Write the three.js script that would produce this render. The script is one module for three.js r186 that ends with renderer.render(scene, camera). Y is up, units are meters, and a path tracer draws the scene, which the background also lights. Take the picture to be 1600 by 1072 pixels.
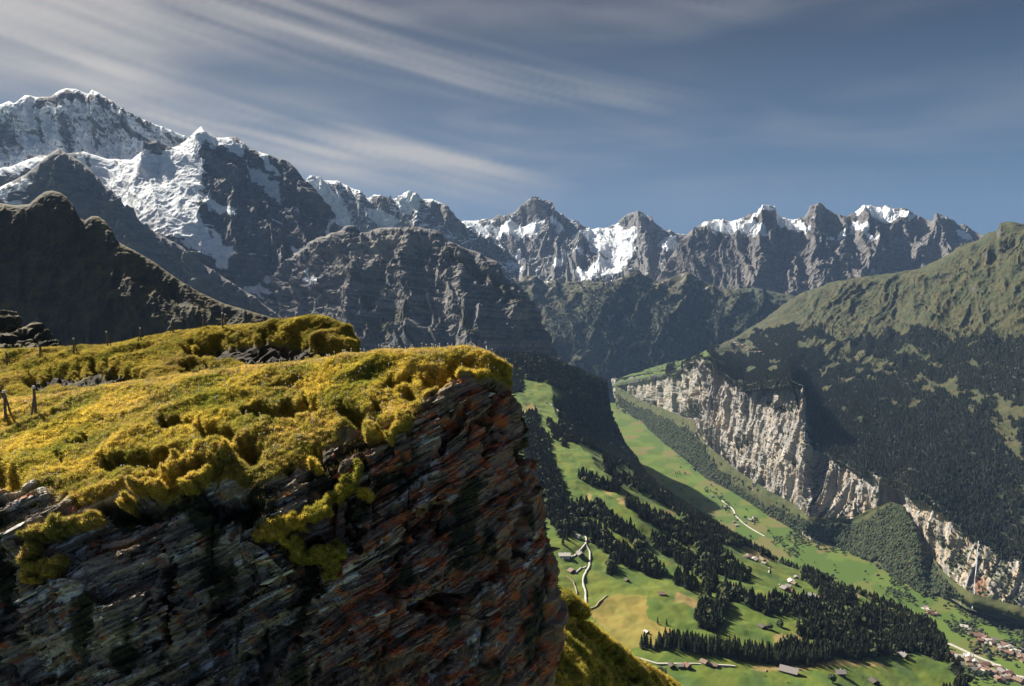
import * as THREE from 'three';
import { createNoise3D } from 'simplex-noise';
import { mergeGeometries } from 'three/addons/utils/BufferGeometryUtils.js';

// ---------------------------------------------------------------- camera, sky, sun, exposure
const scene = new THREE.Scene();
const F = 1270, PITCH = -Math.atan(106 / F);
const camera = new THREE.PerspectiveCamera(2 * Math.atan(536 / F) * 180 / Math.PI, 1600 / 1072, 0.5, 60000);
camera.position.set(0, 0, 0);
camera.rotation.x = PITCH;
scene.add(camera);
const renderer = new THREE.WebGLRenderer({ antialias: true });
renderer.toneMapping = THREE.LinearToneMapping;
renderer.toneMappingExposure = 2.1;
renderer.shadowMap.enabled = true;
const SUN_AZ = 49 * Math.PI / 180, SUN_EL = 40 * Math.PI / 180;      // azimuth to the left of the view
const sunDir = new THREE.Vector3(-Math.sin(SUN_AZ) * Math.cos(SUN_EL), Math.sin(SUN_EL), -Math.cos(SUN_AZ) * Math.cos(SUN_EL));
const sun = new THREE.DirectionalLight(new THREE.Color(1, 0.93, 0.8), 5);
sun.name = 'sun';
sun.position.copy(sunDir).multiplyScalar(9000);
sun.castShadow = true;
Object.assign(sun.shadow.camera, { left: -9000, right: 9000, top: 6000, bottom: -6000, near: 10, far: 30000 });
sun.shadow.mapSize.set(4096, 4096);
scene.add(sun, sun.target);

// ---------------------------------------------------------------- helpers
const rng = (a) => () => { a = (a + 0x6d2b79f5) | 0; let t = Math.imul(a ^ (a >>> 15), 1 | a); t = (t + Math.imul(t ^ (t >>> 7), 61 | t)) ^ t; return ((t ^ (t >>> 14)) >>> 0) / 4294967296; };
const n3 = createNoise3D(rng(11)), n3b = createNoise3D(rng(29));
const clamp = (x, a = 0, b = 1) => x < a ? a : x > b ? b : x;
const ss = (a, b, x) => { const t = clamp((x - a) / (b - a)); return t * t * (3 - 2 * t); };
const mix = (a, b, t) => a + (b - a) * t;
const mix3 = (a, b, t) => [mix(a[0], b[0], t), mix(a[1], b[1], t), mix(a[2], b[2], t)];
const fbm = (x, y, z, o = 4) => { let s = 0, a = 0.5, f = 1; for (let i = 0; i < o; i++) { s += a * n3(x * f, y * f, z * f); a *= 0.5; f *= 2.03; } return s; };
const ridged = (x, y, z, o = 5) => { let s = 0, a = 0.5, f = 1, w = 1; for (let i = 0; i < o; i++) { let v = 1 - Math.abs(n3b(x * f, y * f, z * f)); v *= v; s += a * v * w; w = clamp(v * 1.6); a *= 0.5; f *= 2.1; } return s; };
const hash = (a, b = 0, c = 0) => { let h = Math.imul(a | 0, 374761393) ^ Math.imul(b | 0, 668265263) ^ Math.imul(c | 0, 2147483647 - 1013); h = Math.imul(h ^ (h >>> 13), 1274126177); h ^= h >>> 16; return (h >>> 0) / 4294967296; };
const CP = Math.cos(PITCH), SP = Math.sin(PITCH);
// survey point: bearing/altitude reading (photo pixel of the surveyed feature) and its distance in metres -> world metres
function at(px, py, D) {
  const x = (px - 800) / F, y = (536 - py) / F, dy = y * CP + SP, dz = y * SP - CP, k = D / -dz;
  return [x * k, dy * k, -D];
}
// "x,y,r x,y,r; ..." -> chains of capsules on a landform's survey chart; value 1 in the middle, 0 at the rim
function chains(text) {
  const segs = [];
  if (!text) return () => 0;
  for (const part of text.split(';')) {
    const p = part.trim().split(/\s+/).filter(Boolean).map((s) => s.split(',').map(Number));
    if (p.length === 1) segs.push([...p[0], ...p[0]]);
    for (let i = 0; i + 1 < p.length; i++) segs.push([...p[i], ...p[i + 1]]);
  }
  return (x, y) => {
    let best = -1;
    for (const [ax, ay, ar, bx, by, br] of segs) {
      const dx = bx - ax, dy = by - ay, l = dx * dx + dy * dy, t = l ? clamp(((x - ax) * dx + (y - ay) * dy) / l) : 0;
      const ex = x - ax - dx * t, ey = y - ay - dy * t, v = 1 - Math.sqrt(ex * ex + ey * ey) / mix(ar, br, t);
      if (v > best) best = v;
    }
    return best;
  };
}
const rowOf = (text) => text.trim().split(/\s+/).map((s) => s.split(',').map(Number));
const line = (pts, x) => { if (x <= pts[0][0]) return pts[0][1]; for (let i = 0; i + 1 < pts.length; i++) if (x <= pts[i + 1][0]) return mix(pts[i][1], pts[i + 1][1], (x - pts[i][0]) / (pts[i + 1][0] - pts[i][0])); return pts[pts.length - 1][1]; };
const cr = (a, b, c, d, t) => 0.5 * (2 * b + (c - a) * t + (2 * a - 5 * b + 4 * c - d) * t * t + (3 * b - a - 3 * c + d) * t * t * t);
function sampleRow(row, t, smooth, by) {           // even steps along the row: by point number, by bearing, or by length
  if (by === 'point') row.len ??= row.map((_, i) => i);
  if (by === 'bearing') row.len ??= row.map((p) => p[0] - row[0][0]);
  if (!row.len) { row.len = [0]; for (let i = 1; i < row.length; i++) row.len.push(row.len[i - 1] + Math.hypot(row[i][0] - row[i - 1][0], row[i][1] - row[i - 1][1], 60 * Math.log(row[i][2] / row[i - 1][2]))); }
  const L = row.len, d = t * L[L.length - 1];
  let i = 0; while (i < row.length - 2 && L[i + 1] < d) i++;
  const k = clamp((d - L[i]) / (L[i + 1] - L[i] || 1)), b = row[i], c = row[i + 1];
  if (!smooth) return [mix(b[0], c[0], k), mix(b[1], c[1], k), Math.log(mix(b[2], c[2], k))];
  const a = row[Math.max(0, i - 1)], e = row[Math.min(row.length - 1, i + 2)];
  return [cr(a[0], b[0], c[0], e[0], k), cr(a[1], b[1], c[1], e[1], k), cr(Math.log(a[2]), Math.log(b[2]), Math.log(c[2]), Math.log(e[2]), k)];
}
const named = new Map();
const numbered = (name) => { const n = named.get(name) ?? 0; named.set(name, n + 1); return n ? name + '_' + String(n).padStart(3, '0') : name; };
const shadows = (o) => { o.traverse((m) => { if (m.isMesh) { m.castShadow = true; m.receiveShadow = true; } }); return o; };
const earth = new THREE.MeshStandardMaterial({ vertexColors: true, roughness: 0.95 });
earth.name = 'ground';
const stone = new THREE.MeshStandardMaterial({ vertexColors: true, roughness: 0.9, flatShading: true });
stone.name = 'rock';
const fields = {};
/* A landform: rows of survey points (near-parallel lines over the surface), skinned, roughened along its normals and coloured.
   shape(P, px, py, r) gives metres along the normal, color({P, N, px, py, r, d}) the base colour; r counts rows. */
function landform(name, rows, nu, nv, shape, color, opt = {}) {
  const R = rows.length, W = nu + 1, H = nv + 1, pos = new Float32Array(W * H * 3), ch = new Float32Array(W * H * 3), nor = new Float32Array(W * H * 3), dis = new Float32Array(W * H);
  const weights = opt.weights ?? Array(R - 1).fill(1), total = weights.reduce((a, b) => a + b), rAt = (t) => { let d = t * total; for (let i = 0; i < R - 1; i++) { if (d <= weights[i] || i === R - 2) return i + clamp(d / weights[i]); d -= weights[i]; } };
  for (let i = 0; i < W; i++) {
    const q = rows.map((row) => sampleRow(row, i / nu, opt.smooth, opt.by));
    for (let j = 0; j < H; j++) {
      const r = rAt(j / nv), k = Math.min(R - 2, Math.floor(r)), t = r - k, a = q[Math.max(0, k - 1)], b = q[k], c = q[k + 1], e = q[Math.min(R - 1, k + 2)], o = (j * W + i) * 3;
      const f = (n) => opt.straight ? mix(b[n], c[n], t) : cr(a[n], b[n], c[n], e[n], t);
      ch[o] = f(0); ch[o + 1] = f(1); ch[o + 2] = r;
      pos.set(at(ch[o], ch[o + 1], Math.exp(f(2))), o);
    }
  }
  const normals = () => {
    for (let j = 0; j < H; j++) for (let i = 0; i < W; i++) {
      const l = (j * W + Math.max(0, i - 1)) * 3, r = (j * W + Math.min(nu, i + 1)) * 3, u = (Math.max(0, j - 1) * W + i) * 3, d = (Math.min(nv, j + 1) * W + i) * 3, o = (j * W + i) * 3;
      const ax = pos[r] - pos[l], ay = pos[r + 1] - pos[l + 1], az = pos[r + 2] - pos[l + 2], bx = pos[d] - pos[u], by = pos[d + 1] - pos[u + 1], bz = pos[d + 2] - pos[u + 2];
      let x = by * az - bz * ay, y = bz * ax - bx * az, z = bx * ay - by * ax; const m = Math.hypot(x, y, z) || 1;
      nor[o] = x / m; nor[o + 1] = y / m; nor[o + 2] = z / m;
    }
  };
  normals();
  // rows run from the far/top edge to the near/bottom edge, points from left to right: normals must face up / to the viewer
  let s = 0; for (let o = 0; o < nor.length; o += 3) s += nor[o + 1] + nor[o + 2]; const flip = s < 0 ? -1 : 1;
  const base = Float32Array.from(nor);
  for (let o = 0, v = 0; o < pos.length; o += 3, v++) dis[v] = shape ? shape([pos[o], pos[o + 1], pos[o + 2]], ch[o], ch[o + 1], ch[o + 2]) : 0;
  for (let o = 0, v = 0; o < pos.length; o += 3, v++) for (let k = 0; k < 3; k++) pos[o + k] += base[o + k] * flip * dis[v];
  normals();
  const col = new Float32Array(W * H * 3);
  for (let o = 0, v = 0; o < pos.length; o += 3, v++) {
    for (let k = 0; k < 3; k++) nor[o + k] *= flip;
    col.set(color({ P: [pos[o], pos[o + 1], pos[o + 2]], N: [nor[o], nor[o + 1], nor[o + 2]], px: ch[o], py: ch[o + 1], r: ch[o + 2], d: dis[v], u: (v % W) / nu }), o);
  }
  const idx = new Uint32Array(nu * nv * 6);
  for (let j = 0, q = 0; j < nv; j++) for (let i = 0; i < nu; i++) {
    const a = j * W + i, b = a + 1, c = a + W, d = c + 1;
    idx.set(flip > 0 ? [a, c, b, b, c, d] : [a, b, c, b, d, c], q); q += 6;
  }
  const g = new THREE.BufferGeometry();
  g.setAttribute('position', new THREE.BufferAttribute(pos, 3)).setAttribute('normal', new THREE.BufferAttribute(nor, 3)).setAttribute('color', new THREE.BufferAttribute(col, 3)).setIndex(new THREE.BufferAttribute(idx, 1));
  const m = new THREE.Mesh(g, opt.material ?? earth);
  m.name = numbered(name); m.userData = { kind: 'structure', label: opt.label, category: opt.category };
  scene.add(shadows(m));
  return { mesh: m, pos, nor, ch, W, H, nu, nv, spots(n, seed, keep) {               // n random places, even by area
    const rand = rng(seed), cdf = new Float64Array(nu * nv); let sum = 0;
    for (let j = 0, q = 0; j < nv; j++) for (let i = 0; i < nu; i++, q++) {
      const o = (j * W + i) * 3, a = o + 3, b = o + W * 3, x = pos[a] - pos[o], y = pos[a + 1] - pos[o + 1], z = pos[a + 2] - pos[o + 2], X = pos[b] - pos[o], Y = pos[b + 1] - pos[o + 1], Z = pos[b + 2] - pos[o + 2];
      const area = Math.hypot(y * Z - z * Y, z * X - x * Z, x * Y - y * X), wanted = keep.range ? keep.range(ch[o], ch[o + 1], ch[o + 2]) : 1;
      sum += area * wanted; cdf[q] = sum;
    }
    const out = [];
    for (let k = 0; k < n; k++) {
      const d = rand() * sum; let lo = 0, hi = nu * nv - 1; while (lo < hi) { const m = (lo + hi) >> 1; if (cdf[m] < d) lo = m + 1; else hi = m; }
      const i = lo % nu, j = (lo - i) / nu, u = rand(), v = rand(), o = (j * W + i) * 3, L = (A, c) => mix(mix(A[o + c], A[o + 3 + c], u), mix(A[o + W * 3 + c], A[o + W * 3 + 3 + c], u), v);
      const s = { P: [L(pos, 0), L(pos, 1), L(pos, 2)], N: [L(nor, 0), L(nor, 1), L(nor, 2)], px: L(ch, 0), py: L(ch, 1), r: L(ch, 2), u: (i + u) / nu, q: rand() };
      if (keep(s)) out.push(s);
    }
    return out;
  }, near(px, py, test) {                                                                    // the place that the survey reading names, blended from the points round it
    let best = [];
    for (let o = 0; o < ch.length; o += 3) { const d = (ch[o] - px) ** 2 + (ch[o + 1] - py) ** 2; if (d > 400 || (test && !test(ch[o + 2]))) continue; if (best.length < 4 || d < best[3][0]) { best.push([d, o]); best.sort((a, b) => a[0] - b[0]); best.length = Math.min(4, best.length); } }
    if (!best.length) return this.near(px - 8, py + 8, test);
    const P = [0, 0, 0], N = [0, 0, 0]; let sum = 0;
    for (const [d, o] of best) { if (Math.abs(pos[o + 2] - pos[best[0][1] + 2]) > 0.1 * Math.abs(pos[o + 2])) continue; const w = 1 / (d + 0.05); sum += w; for (let k = 0; k < 3; k++) { P[k] += w * pos[o + k]; N[k] += w * nor[o + k]; } }
    return { P: P.map((x) => x / sum), N: N.map((x) => x / sum) };
  } };
}

// ---------------------------------------------------------------- sky: deep alpine blue, paler towards the horizon and the sun, with cirrus
{
  const W = 2048, H = 1024, data = new Float32Array(W * H * 4);
  const bands = [   // streaks of cirrus: [azimuth, elevation, azimuth, elevation, half width, strength] in degrees
    [-62, 19.5, -8, 14.5, 2.8, 0.3], [-34, 17.8, 12, 12.0, 1.2, 0.4], [-10, 13.6, 16, 11.4, 0.8, 0.4], [-24, 19, -2, 16, 1.5, 0.35], [-16, 9.6, 6, 6.6, 1.0, 0.62], [-18, 8.2, 4, 6.2, 1.4, 0.45], [-30, 10.5, -6, 7.5, 1.6, 0.6], [-40, 15, -20, 12, 2, 0.3], [9, 17, 20, 17.2, 0.8, 0.14], [2, 10.2, 14, 9, 0.6, 0.2], [-32, 12, -12, 8, 1.6, 0.3], [0, 20, 24, 19, 1.8, 0.1]];
  for (let j = 0; j < H; j++) {
    const el = ((j + 0.5) / H - 0.5) * Math.PI, y = Math.sin(el), E = el * 180 / Math.PI;
    for (let i = 0; i < W; i++) {
      const a = ((i + 0.5) / W - 0.5) * 2 * Math.PI, x = Math.cos(a) * Math.cos(el), z = Math.sin(a) * Math.cos(el), o = (j * W + i) * 4;
      const cs = x * sunDir.x + y * sunDir.y + z * sunDir.z, up = Math.max(0, E);
      let c = mix3([0.085, 0.15, 0.245], [0.008, 0.019, 0.05], ss(0, 23, up));
      c = mix3(c, [0.008, 0.019, 0.05], ss(20, 70, up));
      const g = Math.pow(clamp(cs * 0.5 + 0.5), 7), g2 = Math.pow(clamp(cs), 40);
      c = [c[0] + 0.15 * g + 1.2 * g2, c[1] + 0.14 * g + 1.1 * g2, c[2] + 0.13 * g + g2];
      const k = 1 / Math.max(0.16, y + 0.05), qx = x * k, qz = z * k, bend = 0.6 * fbm(qx * 0.5, qz * 0.5, 2, 3);
      const streak = fbm(qx * 0.5 + qz * 0.2 + bend, (qz - 0.2 * qx) * 1.15 + bend, 3.1, 7), wide = fbm(qx * 0.3, qz * 0.4, 8.7, 3);
      let cloud = ss(-0.45, 1.0, wide + 0.65 * streak) * 0.54 * (0.02 + 1.5 * Math.pow(clamp(cs * 0.5 + 0.5), 3.4)) * ss(0, 9, up);
      const az = Math.atan2(x, -z) * 180 / Math.PI;
      if (up > 0 && up < 40 && Math.abs(az) < 90) for (const [a0, e0, a1, e1, w, s] of bands) {
        const dx = a1 - a0, dy = e1 - e0, t = clamp(((az - a0) * dx + (E - e0) * dy) / (dx * dx + dy * dy)), ex = az - a0 - dx * t, ey = E - e0 - dy * t;
        const d = Math.hypot(ex * 0.6, ey) / (w * 1.3);
        if (d < 3) cloud += 0.75 * s * Math.exp(-d * d) * clamp(0.45 + 1.9 * fbm(az * 0.1 + E * 0.3, E * 0.9 + az * 0.2, a0, 7), 0, 1.6) * ss(0, 0.3, t) * ss(1, 0.6, t);
      }
      cloud = clamp(cloud, 0, 0.9);
      c = mix3(c, [0.32 + 0.2 * g, 0.31 + 0.18 * g, 0.3 + 0.15 * g], cloud);
      data.set([c[0] * 0.68, c[1] * 0.68, c[2] * 0.68, 1], o);
    }
  }
  const sky = new THREE.DataTexture(data, W, H, THREE.RGBAFormat, THREE.FloatType);
  sky.mapping = THREE.EquirectangularReflectionMapping; sky.magFilter = THREE.LinearFilter; sky.needsUpdate = true;
  scene.background = sky; scene.environment = sky;
}
scene.fog = new THREE.FogExp2(new THREE.Color(0.38, 0.6, 1.0), 0.000013);

// ---------------------------------------------------------------- base colours (linear)
const SNOW = [0.86, 0.87, 0.88], ICE = [0.5, 0.58, 0.66], ROCK = [0.085, 0.084, 0.088], ROCK2 = [0.17, 0.155, 0.14], LIME = [0.43, 0.395, 0.345], SCREE = [0.2, 0.18, 0.155];
const ALP = [0.06, 0.05, 0.017], ALP2 = [0.038, 0.043, 0.015], MEADOW = [0.058, 0.106, 0.004], HAY = [0.24, 0.175, 0.03], WOOD = [0.02, 0.026, 0.011];
const shift = (px, py, s, a) => [px + a * fbm(px / s, py / s, 1.7, 3), py + a * fbm(px / s, py / s, 9.3, 3)];

// a mountain: crest row, face rows, foot; ribs and ledges from ridged noise
// spurs: ribs that stand out of the face; smooth: where snow and ice fill the gullies
const peak = (amp, size, { seed = 0, long = 3.2, lean = 0, spurs = '', snow = '', iso = 0.35, grain = 130 } = {}) => {
  const sp = chains(spurs), sn = chains(snow);
  return (P, px, py, r) => {
    const fade = 0.06 + 0.94 * ss(0, 0.5, r), wx = px + size * 0.5 * fbm(px / size / 2, py / size / 2, seed + 3, 3) + lean * py, even = 1 - 0.66 * ss(-0.1, 0.3, sn(px, py));
    const rib = ridged(wx / size, py / (size * long), seed, 6) - 0.5, big = fbm(wx / (size * 3.5), py / (size * 5), seed + 7, 3);
    const q = (P[1] + 0.1 * P[0]) / (grain * 0.42) + 0.6 * fbm(P[0] / grain / 4, 3, P[2] / grain / 4, 2), saw = q - Math.floor(q), rough = 0.2 * (ridged(P[0] / grain, P[1] / grain * 1.4, P[2] / grain + seed, 4) - 0.45) + 0.07 * (ss(0, 0.3, saw) - saw);
    return amp * (fade * even * rough + fade * (even * (1.15 * rib + iso * 1.6 * (ridged(P[0] / 420, P[1] / 420, P[2] / 420, 5) - 0.45)) + 1.1 * big) + 0.85 * Math.max(0, spurs ? sp(px, py) : 0) * ss(0, 0.6, r));
  };
};
function alpine({ snow = '', rockAt = '', green = '', scree = '', base = 0, greenLine = -1e9, tint = ROCK, tint2 = ROCK2, ledge = 0.5, bands = 0.5 }) {
  const s = chains(snow), k = chains(rockAt), gr = chains(green), sc = chains(scree);
  return ({ P, N, px, py }) => {
    const [wx, wy] = shift(px, py, 26, 9), g = fbm(P[0] / 130, P[1] / 60, P[2] / 130, 5), fine = n3(P[0] / 22, P[1] / 14, P[2] / 22), strata = n3b(P[0] / 900, (P[1] + 0.12 * P[0]) / 26, P[2] / 900);
    let c = mix3(tint, tint2, clamp(0.45 + 0.8 * g + bands * strata + 0.25 * fine));
    const gv = clamp(gr(wx, wy) * 2.2 + 0.9 * g + (N[1] - 0.5) * 1.2 + ss(60, -260, P[1] - greenLine) * 1.2 - 0.55);
    c = mix3(c, mix3(ALP2, ALP, clamp(0.5 + g + 0.3 * fine)), ss(0.25, 0.6, gv));
    c = mix3(c, mix3(SCREE, [0.26, 0.24, 0.21], clamp(0.5 + g)), ss(0.1, 0.5, sc(wx, wy) + 0.5 * g));
    const snowy = base + Math.max(s(wx, wy), -0.12) * 2.4 - Math.max(0, k(wx, wy)) * 1.4 + 0.5 * g + 0.08 * fine + (N[1] - 0.42) * 0.9 + ledge * 0.35 * strata;
    return mix3(c, mix3(ICE, SNOW, clamp(0.8 + g + fine * 0.5)), ss(0.24, 0.36, snowy));
  };
}

// ---------------------------------------------------------------- the far range
const GLACIER = '165,270,26 240,310,36 300,350,26 340,392,14; 290,300,34; 200,262,20 300,262,26; 0,275,14 60,255,12 130,245,10; 150,262,24 220,275,22 260,300,28 250,330,26; 205,245,8 250,262,22 300,232,18 313,208,14 350,222,12 380,232,8; 285,250,22 250,300,34 285,315,24; 290,275,16 290,310,16; 180,290,20 230,330,28 285,360,24 320,385,17 355,402,11; 232,355,22 300,370,16; 325,318,6 345,335,8 362,346,6; 395,262,8 425,288,12 435,303,7; 405,240,5 430,270,7; 450,325,5 465,325,5; 425,348,3 440,350,3; 455,393,5 465,397,5; 385,450,8 410,455,16 418,440,10; 440,447,9 455,450,8; 470,440,8 485,436,6 500,440,7; 480,427,3; 510,366,4 516,352,3; 340,410,7 356,412,5';
const back = (row, dy = 60, k = 1.12) => { const r = row.map(([x, y, d]) => [x, y + dy, d * k]); return r; };
const drop = (row, dy, k) => row.map(([x, y, d]) => [x, y + dy, d * k]);
function mountain(name, crest, faces, nu, nv, shape, color, label, weights) {
  const c = rowOf(crest), rows = [back(c), c, ...faces.map(rowOf)];
  return landform(name, rows, nu, nv, (P, px, py, r) => shape(P, px, py, Math.max(0, r - 1)), color, { label, category: 'mountain', weights: weights ?? [0.12, ...Array(faces.length).fill(1)], by: 'bearing', material: stone });
}
mountain('snowy_mountain', '-120,215,9600 -50,190,9500 -20,172,9450 0,164,9400 14,158,9400 22,162,9400 39,148,9400 60,152,9400 78,151,9400 92,141,9400 104,138,9350 118,139,9350 138,147,9350 144,140,9350 158,147,9300 198,176,9250 235,192,9200 262,201,9150 290,213,9100 320,232,9050',
  ['-120,260,9200 0,225,9000 90,205,8950 180,220,8900 250,232,8900 330,250,8900', '-120,310,8800 0,275,8700 90,262,8650 180,268,8600 250,275,8600 340,290,8600'], 330, 150,
  peak(110, 26, { seed: 1, long: 7, spurs: '104,139,26 90,215,20; 39,148,18 20,220,22; 198,176,20 215,240,26', iso: 0.1 }), alpine({ base: 0.72, rockAt: '60,160,14 110,148,16 160,158,10 230,196,8; 0,205,22 20,225,18; 100,190,8 105,230,6; 185,195,7 230,225,7; 150,190,5 150,230,5; 60,185,5 70,225,5', ledge: 0.3, tint: [0.12, 0.115, 0.115] }),
  'highest snow-streaked mountain wall at the far left of the range');
mountain('snowy_mountain', '-120,300,8400 0,268,8300 60,243,8250 95,240,8200 130,236,8200 168,248,8250 205,250,8250 226,232,8250 243,220,8200 256,226,8200 270,231,8250 288,221,8250 301,209,8200 314,197,8200 325,207,8200 338,215,8250 352,215,8300 368,213,8300 376,218,8250 386,228,8200 410,239,8100 432,246,8050 450,251,8000 462,262,7950 472,277,7900 484,291,7850 500,312,7800 514,336,7750 529,359,7700 550,378,7650 590,400,7600',
  ['-120,340,7900 0,310,7900 90,290,7850 200,285,7650 260,270,7700 315,250,7800 370,265,7850 430,300,7750 480,340,7600 530,385,7400 600,420,7300', '-120,420,7500 60,390,7500 180,370,7050 270,355,7000 340,350,7100 420,375,7200 480,400,7100 540,425,7000 610,460,6900', '-120,520,7000 100,480,7000 230,450,6700 330,430,6650 420,445,6700 500,465,6700 560,490,6600 620,520,6500', '-120,640,6500 200,600,6500 400,580,6400 500,580,6300 640,590,6100'], 440, 300,
  peak(120, 52, { seed: 5, long: 1.6, lean: -0.5, snow: GLACIER, spurs: '316,215,16 330,240,26 352,262,24; 243,220,14 228,262,18; 345,232,16 385,330,46 440,400,40; 450,251,18 500,340,30; 90,240,10', iso: 0.3 }), alpine({ snow: GLACIER,
    rockAt: '243,225,7 232,245,6 228,262,8; 348,258,12 360,285,20 388,320,26; 365,345,20 400,355,24; 450,270,22 480,310,20 505,335,14; 315,340,9 330,375,9; 275,262,7', base: -0.2, ledge: 1.2, tint: [0.075, 0.075, 0.08], tint2: [0.14, 0.13, 0.125], green: '580,470,30 500,500,20' }),
  'white snow pyramid with broken glacier falling towards the dark left hill');
mountain('rock_ridge', '-160,330,7300 -60,312,7200 0,292,7150 40,272,7100 62,253,7050 78,240,7000 92,231,7000 104,240,7000 125,252,7000 145,268,6950 160,287,6900 178,300,6850 200,331,6800 225,350,6700 250,367,6600 285,385,6500 305,405,6400 330,420,6350 360,440,6250 400,466,6150 440,495,6050 480,530,6000',
  ['-160,420,6700 0,380,6700 90,330,6700 160,360,6600 250,420,6350 330,470,6150 420,520,6000 480,560,5900', '-160,560,6200 100,540,6200 300,560,6000 480,620,5800'], 300, 130, peak(120, 40, { seed: 9, long: 2.4, lean: 0.3, spurs: '92,231,30 100,330,50 130,480,60; 200,331,20 230,420,40; 305,405,20 330,500,40' }),
  alpine({ base: -0.62, snow: '0,300,12 40,285,8; 10,335,9 40,320,5', tint: [0.085, 0.082, 0.085], tint2: [0.15, 0.135, 0.125], ledge: 0.6 }), 'dark pointed rock rib in front of the glacier');
mountain('snowy_mountain', '430,330,12800 460,296,12800 478,283,12700 488,276,12700 500,283,12700 514,282,12700 528,283,12650 545,291,12600 560,299,12600 575,310,12600 582,306,12550 595,307,12500 612,315,12450 622,310,12450 634,304,12400 650,304,12400 658,311,12400 675,311,12350 695,319,12300 708,335,12250 722,348,12200 745,362,12100 775,382,12000 810,405,12000',
  ['430,370,12200 490,325,12100 560,340,12000 640,345,11900 720,375,11800 810,425,11700', '430,430,11600 560,430,11500 680,430,11400 810,470,11200'], 250, 110, peak(130, 30, { seed: 13, long: 3.5, spurs: '488,276,14 500,340,26; 560,299,10 570,360,26; 640,304,22 655,370,30; 700,325,12 720,400,30', iso: 0.2 }),
  alpine({ base: 0.42, snow: '490,290,12 520,320,18 540,350,14; 590,335,14 610,350,10; 640,320,20', rockAt: '650,308,14; 600,318,12 570,318,8; 690,330,18 720,360,16; 770,395,24; 700,400,30', ledge: 0.3 }), 'long snow-dusted ridge behind the dark blocky rock wall');
mountain('snowy_mountain', '680,372,15800 705,352,15800 725,345,15800 748,344,15700 760,341,15700 768,344,15700 778,335,15700 790,337,15700 803,332,15600 815,321,15500 826,314,15500 838,312,15500 852,319,15500 862,328,15500 878,338,15450 895,345,15400 908,352,15400 922,359,15400 945,357,15500 962,352,15500 970,342,15500 982,333,15500 993,331,15500 1005,334,15500 1015,339,15500 1024,349,15450 1036,359,15400 1055,364,15300 1072,367,15300 1100,385,15000 1130,400,15000',
  ['680,400,15000 760,365,14900 838,350,14800 920,380,14700 1000,365,14600 1130,420,14300', '680,440,14000 780,405,13900 870,410,13800 960,410,13600 1050,415,13400 1130,440,13200', '680,500,12600 800,460,12500 920,455,12200 1040,460,12000 1130,490,11800'], 360, 170, peak(160, 34, { seed: 17, long: 2.6, spurs: '838,312,22 850,360,34 870,420,20; 790,337,10 800,380,20; 993,331,14 1005,380,22 1010,430,22; 900,348,10 905,400,20', snow: '920,370,12 960,365,14 1000,350,12; 930,385,14 975,385,16 960,410,14 930,425,12; 785,355,10 830,355,9', iso: 0.25 }),
  alpine({ base: 0.0, snow: '722,351,9 760,352,10; 780,356,12 835,356,11; 775,392,7 800,405,12 815,415,8; 808,395,6; 900,374,8 930,368,13 965,365,13 985,368,10; 930,385,14 975,385,16 960,410,14 930,425,12 905,428,9; 880,405,7 870,420,7; 1040,385,10 1060,378,6; 862,350,8 875,365,6; 905,400,5; 1005,335,4', rockAt: '1010,395,22 1000,425,12; 985,342,9 1012,348,12 1025,362,8', tint: [0.1, 0.098, 0.1], tint2: [0.16, 0.15, 0.14], green: '830,450,20 900,455,30 1000,460,30', scree: '800,432,14 840,438,12' }), 'blunt grey peak and snowfields closing the valley head');
mountain('snowy_mountain', '1000,470,12800 1025,440,12800 1040,415,12800 1056,390,12800 1070,370,12800 1082,359,12800 1100,347,12800 1115,343,12800 1130,342,12800 1142,346,12800 1158,343,12800 1168,338,12800 1184,332,12800 1198,326,12800 1212,333,12850 1225,341,12900 1240,344,12900 1254,341,12900 1262,331,12900 1265,322,12900 1276,318,12900 1284,317,12900 1292,325,12900 1304,333,12900 1322,339,12900 1338,330,13200 1350,322,13300 1362,320,13300 1370,324,13300 1384,321,13300 1395,327,13300 1410,324,13300 1424,331,13300 1440,340,13200 1458,347,13000 1466,343,13000 1490,343,13000 1498,353,12900 1506,349,12900 1520,360,12800 1540,368,12600 1600,390,12400 1700,420,12400',
  ['1000,500,12200 1060,430,12100 1120,390,12100 1200,365,12100 1280,355,12100 1370,360,12200 1470,375,12100 1560,400,11900 1700,450,11800', '1000,530,11500 1080,465,11400 1160,430,11400 1260,415,11400 1370,420,11400 1480,430,11200 1700,480,11000', '1000,600,10600 1100,520,10600 1250,490,10500 1400,480,10400 1700,540,10000'], 420, 190, peak(150, 34, { seed: 21, long: 2.8, spurs: '1100,347,20 1090,420,34; 1198,326,20 1190,400,34 1180,450,30; 1278,317,14 1270,380,26 1290,440,26; 1350,325,14 1360,400,24; 1466,343,16 1440,400,26', iso: 0.25 }),
  alpine({ base: -0.32, snow: '1105,352,8 1150,355,12 1195,370,8; 1120,350,10; 1175,350,5 1200,335,6 1225,343,6; 1210,335,5 1250,352,8 1262,362,6; 1345,328,9 1395,335,10 1425,338,7; 1335,350,6 1350,365,8 1360,378,5; 1320,365,6; 1290,362,6 1305,368,5; 1275,385,4; 1500,362,5 1520,366,5; 1365,425,4; 1270,345,4; 1380,390,4', rockAt: '1280,325,8; 1260,345,6', tint: [0.085, 0.082, 0.086], tint2: [0.165, 0.145, 0.125], ledge: 0.7 }), 'jagged dark range with small snow caps on the right skyline');
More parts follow.
